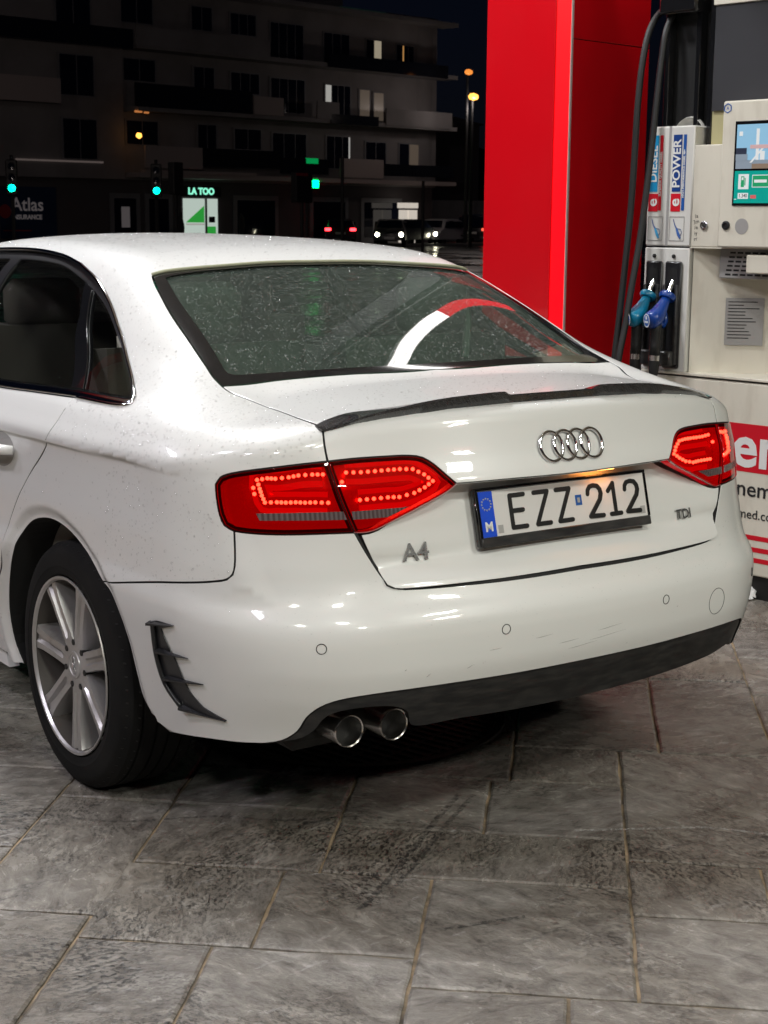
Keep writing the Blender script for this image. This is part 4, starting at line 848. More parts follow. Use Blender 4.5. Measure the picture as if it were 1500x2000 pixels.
# ------------------------------------------------------------------ ground
GA = math.radians(-41.9); GE = (math.cos(GA), math.sin(GA)); GN = (-math.sin(GA), math.cos(GA))
def g2w(u, v): return (u*GE[0]+v*GN[0], u*GE[1]+v*GN[1])
def build_ground():
    road = MB().add([(-400,-400,-.06),(400,-400,-.06),(400,400,-.06),(-400,400,-.06)],[(0,1,2,3)]).build('road', M['asphalt']); tag(road,'wet dark asphalt road beyond the forecourt',kind='structure')
    fc = MB().box((-7,-7,-.058),(7,7,-.0065)).build('forecourt', M['grout'], rot=(0,0,GA)); tag(fc,'stamped concrete forecourt with tan joints between dark slabs',kind='structure')
    man = [(-1.05,-.68,-.67,-.28),(-.68,-.34,-.67,-.28),(-.34,.105,-.79,-.28),(-1.04,-.60,-.28,.095),(-1.04,-.60,.095,.37),(-.60,-.24,0,.37),(-.24,.105,0,.37),(-.60,.105,-.28,0),(-1.04,-.60,.37,.65),(-.60,-.19,.37,.65),(-.19,.105,.37,.65),
           (.105,.54,-.12,.65),(.105,.41,-.41,-.12),(.105,.41,-.79,-.41),(.41,.54,-.79,-.12),(.105,.105,-.12,0),(-.34,-.03,-1.2,-.79),(-.03,.54,-1.2,-.79),(-1.05,-.76,-1.2,-.67),(-.76,-.34,-1.2,-.67),
           (-1.345,-1.04,-.565,.095),(-1.345,-1.05,-1.2,-.565),(-1.345,-1.04,.095,.65),(-.19,.22,.65,1.37),(.22,.54,.65,1.37),(-.62,-.19,.65,1.02),(-1.345,-.62,.65,1.02),(-.62,-.19,1.02,1.37),(-1.345,-.62,1.02,1.37)]
    man = [r for r in man if not (r[1]-r[0] < .06)]
    rs = random.Random(11); rects = list(man)
    rects += [(.54,.83,-.41,.20),(.54,1.02,.20,.55),(.54,.90,.55,.83),(.54,.585,1.33,1.665)] if False else []
    def split(u0,u1,v0,v1):
        w, h = u1-u0, v1-v0
        if max(w,h) < .48 or (max(w,h) < .76 and rs.random() < .55): rects.append((u0,u1,v0,v1)); return
        if w > h: c = u0+w*rs.choice((.36,.45,.5,.58,.64)); split(u0,c,v0,v1); split(c,u1,v0,v1)
        else: c = v0+h*rs.choice((.36,.45,.5,.58,.64)); split(u0,u1,v0,c); split(u0,u1,c,v1)
    split(-3.3,-1.345,-1.2,1.37); split(.54,2.9,-1.2,.65); split(.54,2.9,.65,1.665); split(.54,2.9,1.665,3.6); split(-3.3,.54,1.37,3.6); split(-3.3,2.9,-2.4,-1.2)
    for (u0,u1,v0,v1) in rects:
        g = .0038; cu, cv = (u0+u1)/2, (v0+v1)/2; hw, hh = (u1-u0)/2-g, (v1-v0)/2-g; loop = []
        for (ax,ay,bx,by) in ((-hw,-hh,hw,-hh),(hw,-hh,hw,hh),(hw,hh,-hw,hh),(-hw,hh,-hw,-hh)):
            L = math.hypot(bx-ax,by-ay); n = max(4,int(L/.035)); ph = rs.random()*6
            for i in range(n):
                t = i/n; j = (.0010*math.sin(ph+t*9)+rs.uniform(-.0012,.0012)) if i else 0; nx, ny = -(by-ay)/L, (bx-ax)/L
                loop.append((ax+(bx-ax)*t+nx*j, ay+(by-ay)*t+ny*j))
        n = len(loop); top = rs.uniform(-.0006,.0008); ins = [(x*(1-.006/max(hw,.01)), y*(1-.006/max(hh,.01))) for x,y in loop]
        vs = [(x,y,-.008) for x,y in loop]+[(x,y,-.0028) for x,y in loop]+[(x,y,top) for x,y in ins]
        fs = [(i,(i+1)%n,n+(i+1)%n,n+i) for i in range(n)]+[(n+i,n+(i+1)%n,2*n+(i+1)%n,2*n+i) for i in range(n)]+[tuple(range(2*n,3*n))]
        mesh_obj('paving_slab', vs, fs, M['slab'], fc, loc=(cu,cv,0))
    # far pavement along the street
    pv = MB().box((-30,0,-.058),(90,4.2,.07)).build('pavement', M['pavement'], loc=(24.5+.178*4.3,66.3-.984*4.3,0), rot=(0,0,math.atan2(.178,.984))); tag(pv,'pale pavement along the far side of the street',kind='structure')
    # scuffs left on the paving: real thin films of rubber and chalky paint
    def mark(pts, w, m, nm):
        q = crspline([np.array(p) for p in pts], .03); d = np.gradient(q,axis=0); d /= np.linalg.norm(d,axis=1)[:,None]; n = np.stack([-d[:,1],d[:,0]],1); L = len(q)
        vs = [(*(a+b*w),.0024) for a,b in zip(q,n)]+[(*(a-b*w),.0024) for a,b in zip(q,n)]; o = MB().add(vs,[(i,i+1,L+i+1,L+i) for i in range(L-1)]).build(nm, M[m], fc)
    for pts in MARKS: mark(pts[0], pts[1], pts[2], 'tyre_mark' if pts[2][0] == 't' else 'pale_scuff')
    # drain cover under the boot
    c = empty('drain_cover', (.06,1.10,.0), .3, 'round black grated drain cover in the paving under the car', 'drain cover')
    MB().lathe([(.001,.47),(.006,.465),(.006,.44),(.001,.435)],'z',64).build('frame_ring', M['dark_metal'], c)
    MB().lathe([(.0015,.436),(.0015,.0005)],'z',48).build('pan', M['black'], c)
    for k in range(-11,12):
        x = k*.038; L = math.sqrt(max(.435**2-x*x,0))
        if L > .03: MB().box((x-.009,-L,.0016),(x+.009,L,.0052)).build('bar', M['dark_metal'], c)
    for k in range(-5,6):
        x = k*.08; L = math.sqrt(max(.435**2-x*x,0))
        if L > .03: MB().box((-L,x-.006,.0018),(L,x+.006,.0046)).build('cross_bar', M['dark_metal'], c)
# ------------------------------------------------------------------ canopy and column
PO = Vector((2.20,1.36,0)); PR = math.atan2(-.9888,.1495)
def pw(s, out, z): # pump frame -> world
    return (2.20+.1495*s-.9888*out, 1.36-.9888*s-.1495*out, z)
CZ = 5.5
def build_canopy():
    c = empty('station_canopy', (0,0,CZ), math.radians(8.6), 'flat white forecourt canopy overhead with lit ceiling panels', 'canopy')
    MB().box((-7.5,-9,.0),(9,9,.35)).build('ceiling', M['ceiling'], c)
    for a,b in (((-7.6,-9.1,-.25),(-7.5,9.1,.75)),((9,-9.1,-.25),(9.1,9.1,.75)),((-7.5,-9.1,-.25),(9,-9,.75)),((-7.5,9,-.25),(9,9.1,.75))): MB().box(a,b).build('fascia', M['red'], c)
    lamps = LAMPS
    for i,(x,y,m,s,lab) in enumerate(lamps):
        l = empty('canopy_lamp', (x,y,CZ-.002), 0, None, 'lamp', 'ceiling lamps under the canopy')
        l['label'] = lab
        MB().box((-s-.03,-s-.03,-.045),(s+.03,s+.03,.0),.004).build('housing', M['cream_white'], l)
        MB().add([(-s,-s,-.047),(-s,s,-.047),(s,s,-.047),(s,-s,-.047)],[(0,1,2,3)]).build('diffuser', M[m], l)
    fl = empty('fill_lamp', (3.0,10.1,CZ+.1), 0, 'floodlight added unseen at the far canopy edge to brighten the block', 'lamp')  # unseen lamp added to brighten the apartment block
    MB().box((-.25,-.12,-.15),(.25,.10,.15),.02).build('housing', M['pole'], fl); MB().box((-.22,.10,-.12),(.22,.105,.12)).build('lens', M['screen_white'], fl)
    L = bpy.data.lights.new('fill_light','SPOT'); L.energy = FILL_POWER; L.color = (1,.84,.76); L.spot_size = math.radians(105); L.spot_blend = .6; L.shadow_soft_size = .3; lo = bpy.data.objects.new('fill_light', L); COL.objects.link(lo); lo.parent = fl; lo.location = (0,.16,0)
    lo.rotation_euler = (Vector((30,66,7))-Vector((3.0,10.3,5.6))).to_track_quat('-Z','Y').to_euler()
    # column
    C0 = Vector((2.297,2.752,0)); k = empty('canopy_column', C0, math.radians(8.6), 'square red enamelled canopy column with a bright lit corner strip', 'column')
    # local x: to the right along rear face, local y: away along lane face; corner at origin
    ch = .052; wx, wy = .62, .465; TH = 2.95
    for z0, z1 in ((.12,2.262),(2.266,TH)):
        MB().box((ch,.0,z0),(wx,.03,z1),.002).build('face_panel', M['red'], k); None
        MB().box((ch,wy-.03,z0),(wx,wy,z1),.002).build('face_panel', M['red'], k); MB().box((wx-.03,.03,z0),(wx,wy-.03,z1),.002).build('face_panel', M['red'], k)
    MB().box((.0,ch,.12),(.03,wy,TH),.002).build('face_panel', M['red'], k)
    MB().box((.03,.03,.0),(wx-.03,wy-.03,TH-.01)).build('core', M['black'], k); MB().box((.0,.0,TH),(wx,wy,TH+.03),.004).build('cap', M['black'], k)
    MB().box((.22,.16,TH+.03),(.40,.34,CZ)).build('steel_post', M['grey_panel'], k)  # unseen column top made thin so the rear window mirrors less red
    MB().prism([(ch-.004,.004),(ch-.004,.02),(.02,ch-.004),(.004,ch-.004)],'z',.12,2.62).build('corner_strip', M['red_lit'], k)
    MB().prism([(ch-.004,.004),(ch-.004,.02),(.02,ch-.004),(.004,ch-.004)],'z',2.625,TH).build('corner_panel', M['red'], k)
    MB().prism([(ch-.003,-.004),(ch+.004,-.004),(ch+.004,.004),(ch-.003,.004)],'z',.12,TH).build('edge_bead', M['cream_white'], k)
    MB().box((-.02,-.02,0),(wx+.02,wy+.02,.12)).build('foot', M['black'], k)
    # thin light line on brackets, half white and half red
    l = empty('strip_lamp', (*STRIP[4],SZ), 0, 'thin light line on a bracket high on the red column, half white and half red', 'lamp')
    base = Vector(l.location); w = STRIPW; pl = crspline([np.array(q) for q in STRIP], .08)
    cut = int(np.argmin(np.hypot(*(pl-np.array(STRIP[4])).T)))
    for seg, m_ in ((pl[:cut+1],'white_lit'),(pl[cut:],'red_line')):
        d = np.gradient(seg,axis=0); d /= np.linalg.norm(d,axis=1)[:,None]; n = np.stack([d[:,1],-d[:,0]],1); L = len(seg)
        def ring(k, z): return [Vector((*(seg[i]+n[i]*k),SZ+z))-base for i in range(L)]
        q = ring(-w,0)+ring(-w,.05)+ring(w,.05)+ring(w,0)
        MB().add(q,[(r*L+i,r*L+i+1,(r+1)*L+i+1,(r+1)*L+i) for r in range(3) for i in range(L-1)]).build('housing', M['cream_white'], l)
        MB().add(ring(-w*.92,-.001)+ring(w*.92,-.001),[(i,L+i,L+i+1,i+1) for i in range(L-1)]).build('tube', M[m_], l)
    MB().tube([Vector((*STRIP[4],SZ+.05))-base,Vector((*STRIP[4],SZ+.12))-base,Vector((2.55,2.74,SZ+.12))-base],.018,6).build('bracket', M['pole'], l)
    MB().prism([(ch-.003,-.004),(ch+.006,-.004),(ch+.006,.004),(ch-.003,.004)],'z',.02,CZ).build('edge_bead', M['cream_white'], k)
    MB().box((-.02,-.02,0),(wx+.02,wy+.02,.12)).build('foot', M['black'], k)
# ------------------------------------------------------------------ fuel pump
def build_pump():
    p = empty('fuel_pump', PO, PR, 'cream and white fuel pump with two diesel nozzles and a display', 'fuel pump')
    def bx(nm, m, a, b, bev=.0, parent=None): return MB().box((a[0],-b[1],a[2]),(b[0],-a[1],b[2]),bev).build(nm, m, parent or p, angle=40 if bev else None)  # coordinates s, out, z
    R = .75
    bx('plinth', M['black'], (-.63,-.55,0),(R-.02,-.012,.095))
    bx('lower_cabinet', M['cream'], (-.65,-.56,.095),(R,.0,.853), .006)
    bx('counter_edge', M['cream'], (-.645,-.56,.861),(R,.004,.872), .002)
    # recess: back wall, slanted floor, side cheek, top soffit
    MB().prism([(-.425,.02),(.12,.42),(R,.42),(R,.56),(-.425,.56)],'z',.872,1.37).build('recess_back', M['cream'], p)
    bx('recess_soffit', M['cream'], (-.43,-.45,1.366),(R,.0,1.3715))
    bx('vent_housing', M['grey_panel'], (-.33,-.30,1.25),(.30,-.06,1.3655), .004)
    for r in range(6):
        for c in range(9):
            bx('vent_slot', M['black'], (-.30+c*.034+r*.004,-.0612,1.262+r*.017),(-.275+c*.034+r*.004,-.0590,1.269+r*.017))
    for r in range(5):
        MB().box((-.3315,.085+r*.025,1.265),(-.3295,.093+r*.025,1.36)).build('vent_slot', M['black'], p)
    bx('card_slot_unit', M['cream'], (-.16,-.058,1.275),(.10,.012,1.345), .004); bx('card_slot', M['black'], (-.06,.012,1.33),(.06,.0135,1.336))
    # holster column
    bx('holster_column', M['cream_white'], (-.65,-.56,.872),(-.432,.0,1.365), .004)
    bx('sign_head', M['cream_white'], (-.65,-.40,1.372),(-.43,.0,1.84), .005)
    bx('centre_strip', M['grey_panel'], (-.551,.0,1.372),(-.540,.0012,1.84))
    bx('hose_tower', M['black'], (-.63,-.50,1.84),(-.40,-.10,2.75))
    for s in (-.63,-.482,-.418): bx('tower_post', M['gloss_black'], (s,-.10,1.76),(s+.022,-.055,2.75), .002)
    MB().lathe([(-.005,.07),(.01,.075),(.03,.06),(.034,.0005)],'y',20).build('reel_cover', M['cream_white'], p, smooth=True, loc=(-.50,.06,1.805))
    bx('head_block', M['gloss_black'], (-.63,-.12,2.27),(-.45,.0,2.40), .01)
    # upper part right of the tower
    bx('upper_body', M['yellow_panel'], (-.397,-.50,1.765),(R,-.06,2.75), .003)
    bx('price_display', M['dark_screen'], (-.392,-.059,1.893),(R-.03,-.048,2.288), .002)
    bx('display_frame', M['cream'], (-.397,-.059,2.29),(R,-.040,2.33), .002)
    bx('middle_panel', M['cream'], (-.428,-.40,1.372),(-.287,.0,1.764), .003)
    bx('screen_module', M['cream'], (-.284,-.40,1.372),(.40,.03,1.922), .006)
    bx('right_panel', M['cream'], (.403,-.40,1.372),(R,.0,1.764), .003)
    # screen with picture
    sc = bx('touch_screen', M['gloss_black'], (-.222,.030,1.530),(.19,.034,1.845), .001)
    def sp(m, s0,s1,z0,z1, o=.0345, nm='screen_picture'): return bx(nm, M[m], (s0,o,z0),(s1,o+.0006,z1), 0, sc)
    for args in (('screen_sky',-.212,.18,1.668,1.832),):
        o = sp(*args); 
    for q in sc.children: pass
    sp('screen_grey',-.212,.0,1.668,1.70,.0352); sp('screen_brown',-.14,.18,1.668,1.686,.0358); sp('screen_white',-.125,-.112,1.70,1.815,.0358); sp('screen_pink',-.15,.10,1.742,1.756,.0364); sp('screen_dark',-.212,-.165,1.722,1.745,.0364); sp('screen_white',-.20,-.185,1.79,1.806,.0364); sp('screen_white',-.105,-.085,1.70,1.732,.037); sp('screen_grey',-.212,-.16,1.70,1.722,.037)
    MB().add([(-.15,-.0372,1.69),(-.10,-.0372,1.742),(-.09,-.0372,1.742),(-.14,-.0372,1.69)],[(0,1,2,3)]).build('screen_picture', M['screen_white'], sc)
    sp('screen_teal',-.214,.18,1.54,1.660); sp('screen_white',-.196,-.150,1.592,1.648,.0352); sp('screen_green',-.184,-.170,1.600,1.640,.0358); sp('screen_white',-.181,-.173,1.626,1.636,.0364); sp('screen_green',-.168,-.164,1.606,1.634,.0358)
    sp('screen_white',-.196,-.150,1.556,1.578,.0352); text_obj('screen_price','1.340',M['ink'],sc,(-.173,-.0360,1.567),(1,0,0),(0,0,1),.019,.0001,.0002,.9)
    sp('screen_white',-.135,-.06,1.598,1.645,.0352); sp('screen_green',-.132,-.063,1.601,1.642,.0358); sp('screen_white',-.125,-.07,1.616,1.627,.0364); sp('screen_red',-.140,-.115,1.557,1.570,.0352); sp('screen_white',-.211,-.202,1.553,1.556,.0352)
    # little emblem on the module
    e = MB()
    for k in range(6):
        a = math.pi/6+k*math.pi/3; b2 = a+math.pi/3; e.tube([(-.262+.017*math.cos(a),-.0305,1.895+.017*math.sin(a)),(-.262+.017*math.cos(b2),-.0305,1.895+.017*math.sin(b2))],.0022,5)
    e.build('hexagon_badge', M['sign_blue'], p); text_obj('badge_letter','A',M['sign_blue'],p,(-.262,-.0305,1.895),(1,0,0),(0,0,1),.016,.0003,.0003)
    def lock(s, z, out, m, r=.017):
        MB().lathe([(.0,r),(-.006,r),(-.008,r*.8),(-.008,r*.55),(-.004,r*.5),(-.004,.0005)],'y',20).build('lock', m, p, angle=40, loc=(s,-out,z))
    lock(-.366,1.455,.0,M['brushed']); lock(-.245,1.456,.03,M['black']); MB().lathe([(.0,.030),(-.0012,.0295),(-.0012,.0005)],'y',28).build('reader_disc', M['grey_panel'], p, loc=(-.175,-.030,1.453))
    for i in range(5): text_obj('handwritten_mark', ['/a','3m','/e','iy','rr'][i], M['ink'], p, (-.405,-.0006,1.49-.022*i),(1,.0,.25),(-.25,0,1),.022,.0001)
    # notice plate
    wa = math.atan2(.40,.545); nt = empty('notice_plate', (-.255,.142,0), wa, parent=p); MB().box((-.075,-.004,.985),(.075,-.0015,1.172)).build('plate_sheet', M['grey_panel'], nt)
    for r in range(12):
        rr = random.Random(r); MB().box((-.065,-.0046,1.155-.013*r),(-.065+rr.uniform(.05,.125),-.004,1.1585-.013*r)).build('notice_line', M['ink'], nt)
    # fuel signs, read upwards
    def up_text(t, m, s, z, size, sx=1.0, bold=.0004, out=.0028): return text_obj('sign_lettering', t, m, p, (s,-out,z),(0,0,1),(-1,0,0),size,.0002,bold,sx)
    bx('fuel_sign', M['sign_cyan'], (-.640,.001,1.586),(-.599,.0018,1.806)); up_text('DIESEL',M['sign_white'],-.619,1.694,.050,.98,.0010)
    bx('fuel_sign', M['sign_red'], (-.592,.001,1.512),(-.578,.0018,1.806)); up_text('SUPERIOR QUALITY DIESEL',M['sign_white'],-.585,1.655,.0145,1.0)
    bx('fuel_sign', M['sign_navy'], (-.528,.001,1.586),(-.487,.0018,1.806)); up_text('POWER',M['sign_white'],-.507,1.694,.050,1.08,.0010)
    bx('fuel_sign', M['sign_blue'], (-.480,.001,1.512),(-.466,.0018,1.806)); up_text('HIGH PERFORMANCE DIESEL 98+',M['sign_white'],-.473,1.655,.0130,.98)
    for s in (-.640,-.531):
        bx('fuel_logo', M['sign_red'], (s,.001,1.508),(s+.046,.0018,1.578)); up_text('e',M['sign_white'],s+.021,1.543,.066,1.0,.0014)
    for s, mm in ((-.638,M['sign_cyan']),(-.533,M['sign_blue'])):
        fr = MB(); L = [(s,1.394),(s+.070,1.394),(s+.070,1.488),(s,1.488),(s,1.394)]; fr.tube([(a,-.0012,b) for a,b in L],.0012,4); fr.build('icon_frame', M['grey_panel'], p)
        MB().tube([(s+.018,-.0015,1.478),(s+.026,-.0015,1.455),(s+.036,-.0015,1.440)],[.0016,.002,.0035],5).build('icon_spout', M['sign_navy'], p)
        MB().tube([(s+.036,-.0015,1.440),(s+.046,-.0015,1.418),(s+.054,-.0015,1.402)],[.0045,.0065,.004],5).build('icon_body', mm, p)
        MB().tube([(s+.040,-.0015,1.441),(s+.055,-.0015,1.438),(s+.060,-.0015,1.425),(s+.052,-.0015,1.41)],.0012,4).build('icon_guard', M['sign_navy'], p)
    # holsters
    for s in (-.594,-.499):
        h = bx('nozzle_holster', M['satin_black'], (s-.041,.0005,.885),(s+.041,.012,1.312), .006); bx('holster_slot', M['black'], (s-.022,.012,1.22),(s+.022,.0125,1.285), 0, h)
        for q in (-.030,.030): bx('holster_rib', M['plastic'], (s+q-.006,.012,.90),(s+q+.006,.030,1.22), .003, h)
        bx('holster_cup', M['plastic'], (s-.030,.012,.895),(s+.030,.055,.955), .006, h)
        MB().lathe([(.0,.008),(-.006,.0075),(-.008,.0005)],'y',14).build('holster_bolt', M['black'], p, loc=(s-.005,-.0005,1.332))
    # lower cabinet graphics
    bx('logo_panel', M['sign_red'], (-.206,.0004,.505),(.36,.0012,.694)); text_obj('logo_lettering','en',M['sign_white'],p,(-.188,-.0022,.600),(1,0,0),(0,0,1),.235,.0003,.0055,1.05,'LEFT')
    text_obj('brand_lettering','enemed',M['ink'],p,(-.205,-.0018,.437),(1,0,0),(0,0,1),.088,.0002,.0008,1.08,'LEFT')
    text_obj('web_lettering','enemed.com.mt',M['ink'],p,(-.225,-.0018,.338),(1,0,0),(0,0,1),.052,.0002,.0003,1.02,'LEFT')
    for z in (.238,.191,.149): bx('red_stripe', M['sign_red'], (-.65,.0004,z),(R,.0012,z+.019))
    # nozzles and hoses are things of their own
    for s, bm, lab, hose, pts in ((-.595,'teal','teal diesel nozzle hanging in the holster nearer the red column','longer black hose nearest the red column',[(-.102,2.312),(-.036,2.272),(.013,2.208),(.046,2.101),(.069,1.925),(.079,1.71),(.09,1.517),(.105,1.371),(.139,1.09),(.162,.917),(.175,.70),(.165,.52),(.14,.42),(.11,.46),(.105,.62),(.108,.80),(.110,.865)]),
                             (-.50,'blue','dark blue diesel nozzle hanging in the holster beside the cream recess','black hose running to the dark blue nozzle',[(-.108,2.315),(-.062,2.279),(-.017,2.205),(.006,2.091),(.028,1.925),(.054,1.71),(.082,1.517),(.107,1.373),(.149,1.191),(.18,1.046),(.213,.92),(.225,.70),(.20,.50),(.16,.42),(.125,.50),(.118,.70),(.120,.870)])):
        nz = empty('fuel_nozzle', pw(s,0,0), PR, lab, 'nozzle', 'fuel nozzles')
        V = lambda o, z, ds=0: (ds, -o, z)
        MB().tube([V(-.013,1.262),V(.005,1.232),V(.028,1.192),V(.045,1.165)],[.0085,.0105,.0125,.0130],12).build('spout', M['chrome'], nz, smooth=True)
        MB().tube([V(.035,1.180),V(.041,1.172),V(.047,1.163)],[.034,.036,.030],16).build('splash_guard', M[bm], nz, angle=40)
        MB().tube([V(.044,1.168),V(.060,1.150),V(.078,1.128),V(.100,1.104),V(.122,1.090),V(.146,1.081),V(.152,1.079)],[.020,.021,.027,.034,.037,.034,.026],14).build('nozzle_body', M[bm], nz, smooth=True)
        MB().tube([V(.098,1.122),V(.085,1.075),V(.06,1.055),V(.045,1.075),V(.055,1.11)],[.014,.012,.010,.010,.011],8).build('trigger_guard', M[bm], nz, smooth=True)
        MB().tube([V(.112,1.085),V(.107,1.04),V(.108,.98),V(.112,.940)],[.024,.0225,.022,.022],12).build('grip', M['black_rubber'], nz, smooth=True)
        MB().tube([V(.1115,.942),V(.1125,.921)],.0225,14).build('swivel_ring', M['brushed'], nz, angle=40)
        MB().tube([V(.1125,.921),V(.113,.885),V(.113,.860)],[.021,.0205,.017],12).build('swivel', M['black_rubber'], nz, angle=40)
        c = Vector(V(.156,1.083)); ax = Vector((-.45,-.85,-.05)).normalized(); t1 = ax.cross(Vector((0,0,1))).normalized(); t2 = ax.cross(t1)
        for nm, m_, r_, o_ in (('sticker','sign_white',.027,0.010),('sticker_field','sign_blue',.0225,.0108)):
            MB().add([c+ax*o_+(t1*math.cos(a)+t2*math.sin(a))*r_ for a in np.linspace(0,2*math.pi,25)[:-1]],[tuple(range(24))]).build(nm, M[m_], nz)
        for z0, m_, w_, h_ in ((.0105,'sign_white',.0065,.0065),(-.0055,'screen_pink',.016,.004)):
            q = c+ax*.0116-t2*z0*(1); MB().add([q-t1*w_-t2*h_,q+t1*w_-t2*h_,q+t1*w_+t2*h_,q-t1*w_+t2*h_],[(0,1,2,3)]).build('sticker_print', M['sign_white'] if m_ == 'sign_white' else M['cream_white'], nz)
        ds = -.065 if s < -.55 else -.10
        L = len(pts); path = []
        for i,(o,z) in enumerate(pts):
            w_ = 0 if i < L-5 else (i-(L-5))/4; path.append(np.array(pw(s+ds*(1-w_), o, z)))
        h = MB().tube(crspline(path,.03), .0132, 10).build('fuel_hose', M['black_rubber'], smooth=True); tag(h, hose+' looping down from the pump head', 'hose', 'fuel hoses')
    # tissue on the ground by the pump
    rs = random.Random(4); t = MB(); vs = []; n = 9
    for i in range(n):
        for j in range(n): vs.append((i/8*.07-.035+rs.uniform(-.006,.006), j/8*.06-.03+rs.uniform(-.006,.006), .004+max(0,.040-((i-4)**2+(j-4)**2)*.0022)+rs.uniform(0,.012)))
    t.add(vs,[(i*n+j,i*n+j+1,(i+1)*n+j+1,(i+1)*n+j) for i in range(n-1) for j in range(n-1)]); o = t.build('tissue', M['tissue'], loc=(2.19,1.435,0)); tag(o,'crumpled white tissue on the paving at the foot of the fuel pump','litter')
# ------------------------------------------------------------------ street behind
FA = (24.531,66.287); FE = (.984,.178); FR = math.atan2(.178,.984)
def fw(s, d, z): return (FA[0]+FE[0]*s+.178*d, FA[1]+FE[1]*s-.984*d, z)   # d: metres in front of the facade
def build_block():
    b = empty('apartment_block', (FA[0],FA[1],0), FR, 'dark pale-rendered apartment block with balconies across the street', 'building')
    def bx(nm, m, s0,s1,d0,d1,z0,z1, parent=None): return MB().box((s0,-d1,z0),(s1,-d0,z1)).build(nm, M[m], parent or b)
    # wall built around its openings: strips between windows
    wins = [(3.3,5.2,9.9,12.0,2),(3.4,5.3,7.0,8.8,2),(3.5,5.4,4.1,5.9,2),(7.1,9.0,10.6,11.9,2),(7.2,9.1,7.9,8.9,2),(7.3,9.2,4.9,6.0,2),(11.4,12.7,10.6,11.7,2),(11.5,12.8,7.0,8.8,2),(11.7,12.9,4.7,6.0,2),(13.9,15.6,10.6,11.6,3),(13.9,15.8,7.7,8.7,3),(14.1,15.9,4.9,5.9,2),(16.6,18.9,9.4,11.4,4),(16.6,19.0,6.9,8.6,4),(16.7,19.1,4.1,5.8,3),(20.5,22.4,6.6,8.5,4),(20.6,22.4,4.1,5.8,3),(20.4,22.3,9.5,11.2,3),(23.1,23.9,6.8,8.4,1),(24.2,25.0,6.8,8.3,1),(23.6,24.8,9.5,11.1,2),(26.0,27.4,9.3,11.0,3),(26.3,28.7,4.3,5.6,3),(23.6,25.2,4.0,5.6,2)]
    lit_ = {(15,0):'window_white',(18,0):'window_dim',(20,0):None,(20,1):'window_cream',(21,1):'window_orange',(16,2):'window_white',(19,0):'window_dim',(22,2):'window_dim',(22,1):'window_dim'}
    bx('wall','facade',-14,7.0,-8,0,3.2,13.6); bx('wall','facade',7.0,29.4,-8,-.25,3.2,12.7); bx('shop_wall','facade_dark',-14,29.4,-8,-.5,0,3.2)
    MB().lathe([(3.2,1.6),(12.7,1.6)],'z',24).build('rounded_corner', M['facade'], b, smooth=True, loc=(28.4,1.7,0))
    for zf in (3.3,6.4,9.3,12.2):
        bx('floor_slab','facade_light' if zf < 4 else 'facade',7.2,29.9,-.25,.95,zf,zf+.22)
    for i,(s0,s1,z0,z1,n) in enumerate(wins):
        d = .0 if s0 < 7 else -.25
        w = bx('window','frame_grey',s0-.08,s1+.08,d,d+.05,z0-.06,z1+.08); pwid = (s1-s0)/n
        for k in range(n):
            m_ = lit_.get((i,k)) or 'window_dark'
            if i == 15 and k == 0: bx('pane','window_dark',s0+k*pwid+.03,s0+(k+1)*pwid-.03,d+.05,d+.06,z0,z0+.75,w); bx('pane','window_white',s0+k*pwid+.03,s0+(k+1)*pwid-.03,d+.05,d+.06,z0+.78,z1,w); continue
            if i == 21 and k == 1: bx('pane','window_orange',s0+k*pwid+.03,s0+k*pwid+.12,d+.05,d+.06,z0,z1,w); bx('pane','window_dark',s0+k*pwid+.15,s0+(k+1)*pwid-.03,d+.05,d+.06,z0,z1,w); continue
            if i == 16 and k == 2: bx('pane','window_dark',s0+k*pwid+.03,s1-.15,d+.05,d+.06,z0,z1,w); bx('pane','window_white',s1-.13,s1-.03,d+.05,d+.06,z0+.3,z1,w); continue
            bx('pane',m_,s0+k*pwid+.03,s0+(k+1)*pwid-.03,d+.05,d+.06,z0,z1,w)
    # balconies
    for (s0,s1,z0,z1,m_) in ((-3,2.8,6.5,7.6,'facade_light'),(-6,6.9,9.2,10.1,'balcony_glass'),(7.0,14.3,6.6,7.7,'balcony_glass'),(7.5,11.0,3.75,4.8,'facade_light'),(11.0,16.1,3.9,4.8,'balcony_glass'),(14.4,16.4,6.6,7.5,'facade_light'),(18.8,20.4,6.6,7.5,'facade'),(20.5,23.8,3.6,4.6,'facade_light'),(19.8,23.4,6.4,6.9,'balcony_glass'),(23.9,29.6,3.75,4.4,'balcony_glass'),(24.0,29.4,6.5,7.4,'facade'),(7.1,15.5,9.4,10.3,'facade'),(19.6,29.0,9.3,10.0,'balcony_glass'),(16.2,19.6,3.7,4.5,'balcony_glass')):
        bx('balcony_front',m_,s0,s1,.92,1.02,z0,z1)
    bx('lit_ledge','line_pale',.9,5.7,.02,.10,3.92,4.0); bx('ledge','facade_light',7.5,14.5,.6,1.05,3.52,3.66); bx('roof_line','green_line',21.6,25.2,-.2,-.1,12.45,12.55)
    bx('penthouse','facade',9.5,24,-7,-2.5,12.7,15.4)
    # shops
    sg = bx('shop_sign','sign_shop_navy',.3,3.3,-.5,-.40,.4,2.75); text_obj('sign_lettering','Atlas',M['text_dim'],sg,(.85,.39,1.92),(1,0,0),(0,0,1),.86,.005,.01,1.0,'LEFT'); text_obj('sign_lettering','INSURANCE',M['text_dim'],sg,(.88,.39,1.36),(1,0,0),(0,0,1),.29,.005,.01,1.02,'LEFT')
    MB().lathe([(.38,.32),(.385,.0005)],'y',20).build('sign_emblem', M['dim_red'], sg, loc=(.52,0,1.62)); bx('sign_line','dim_red',.4,1.9,-.395,-.385,.72,.78,sg)
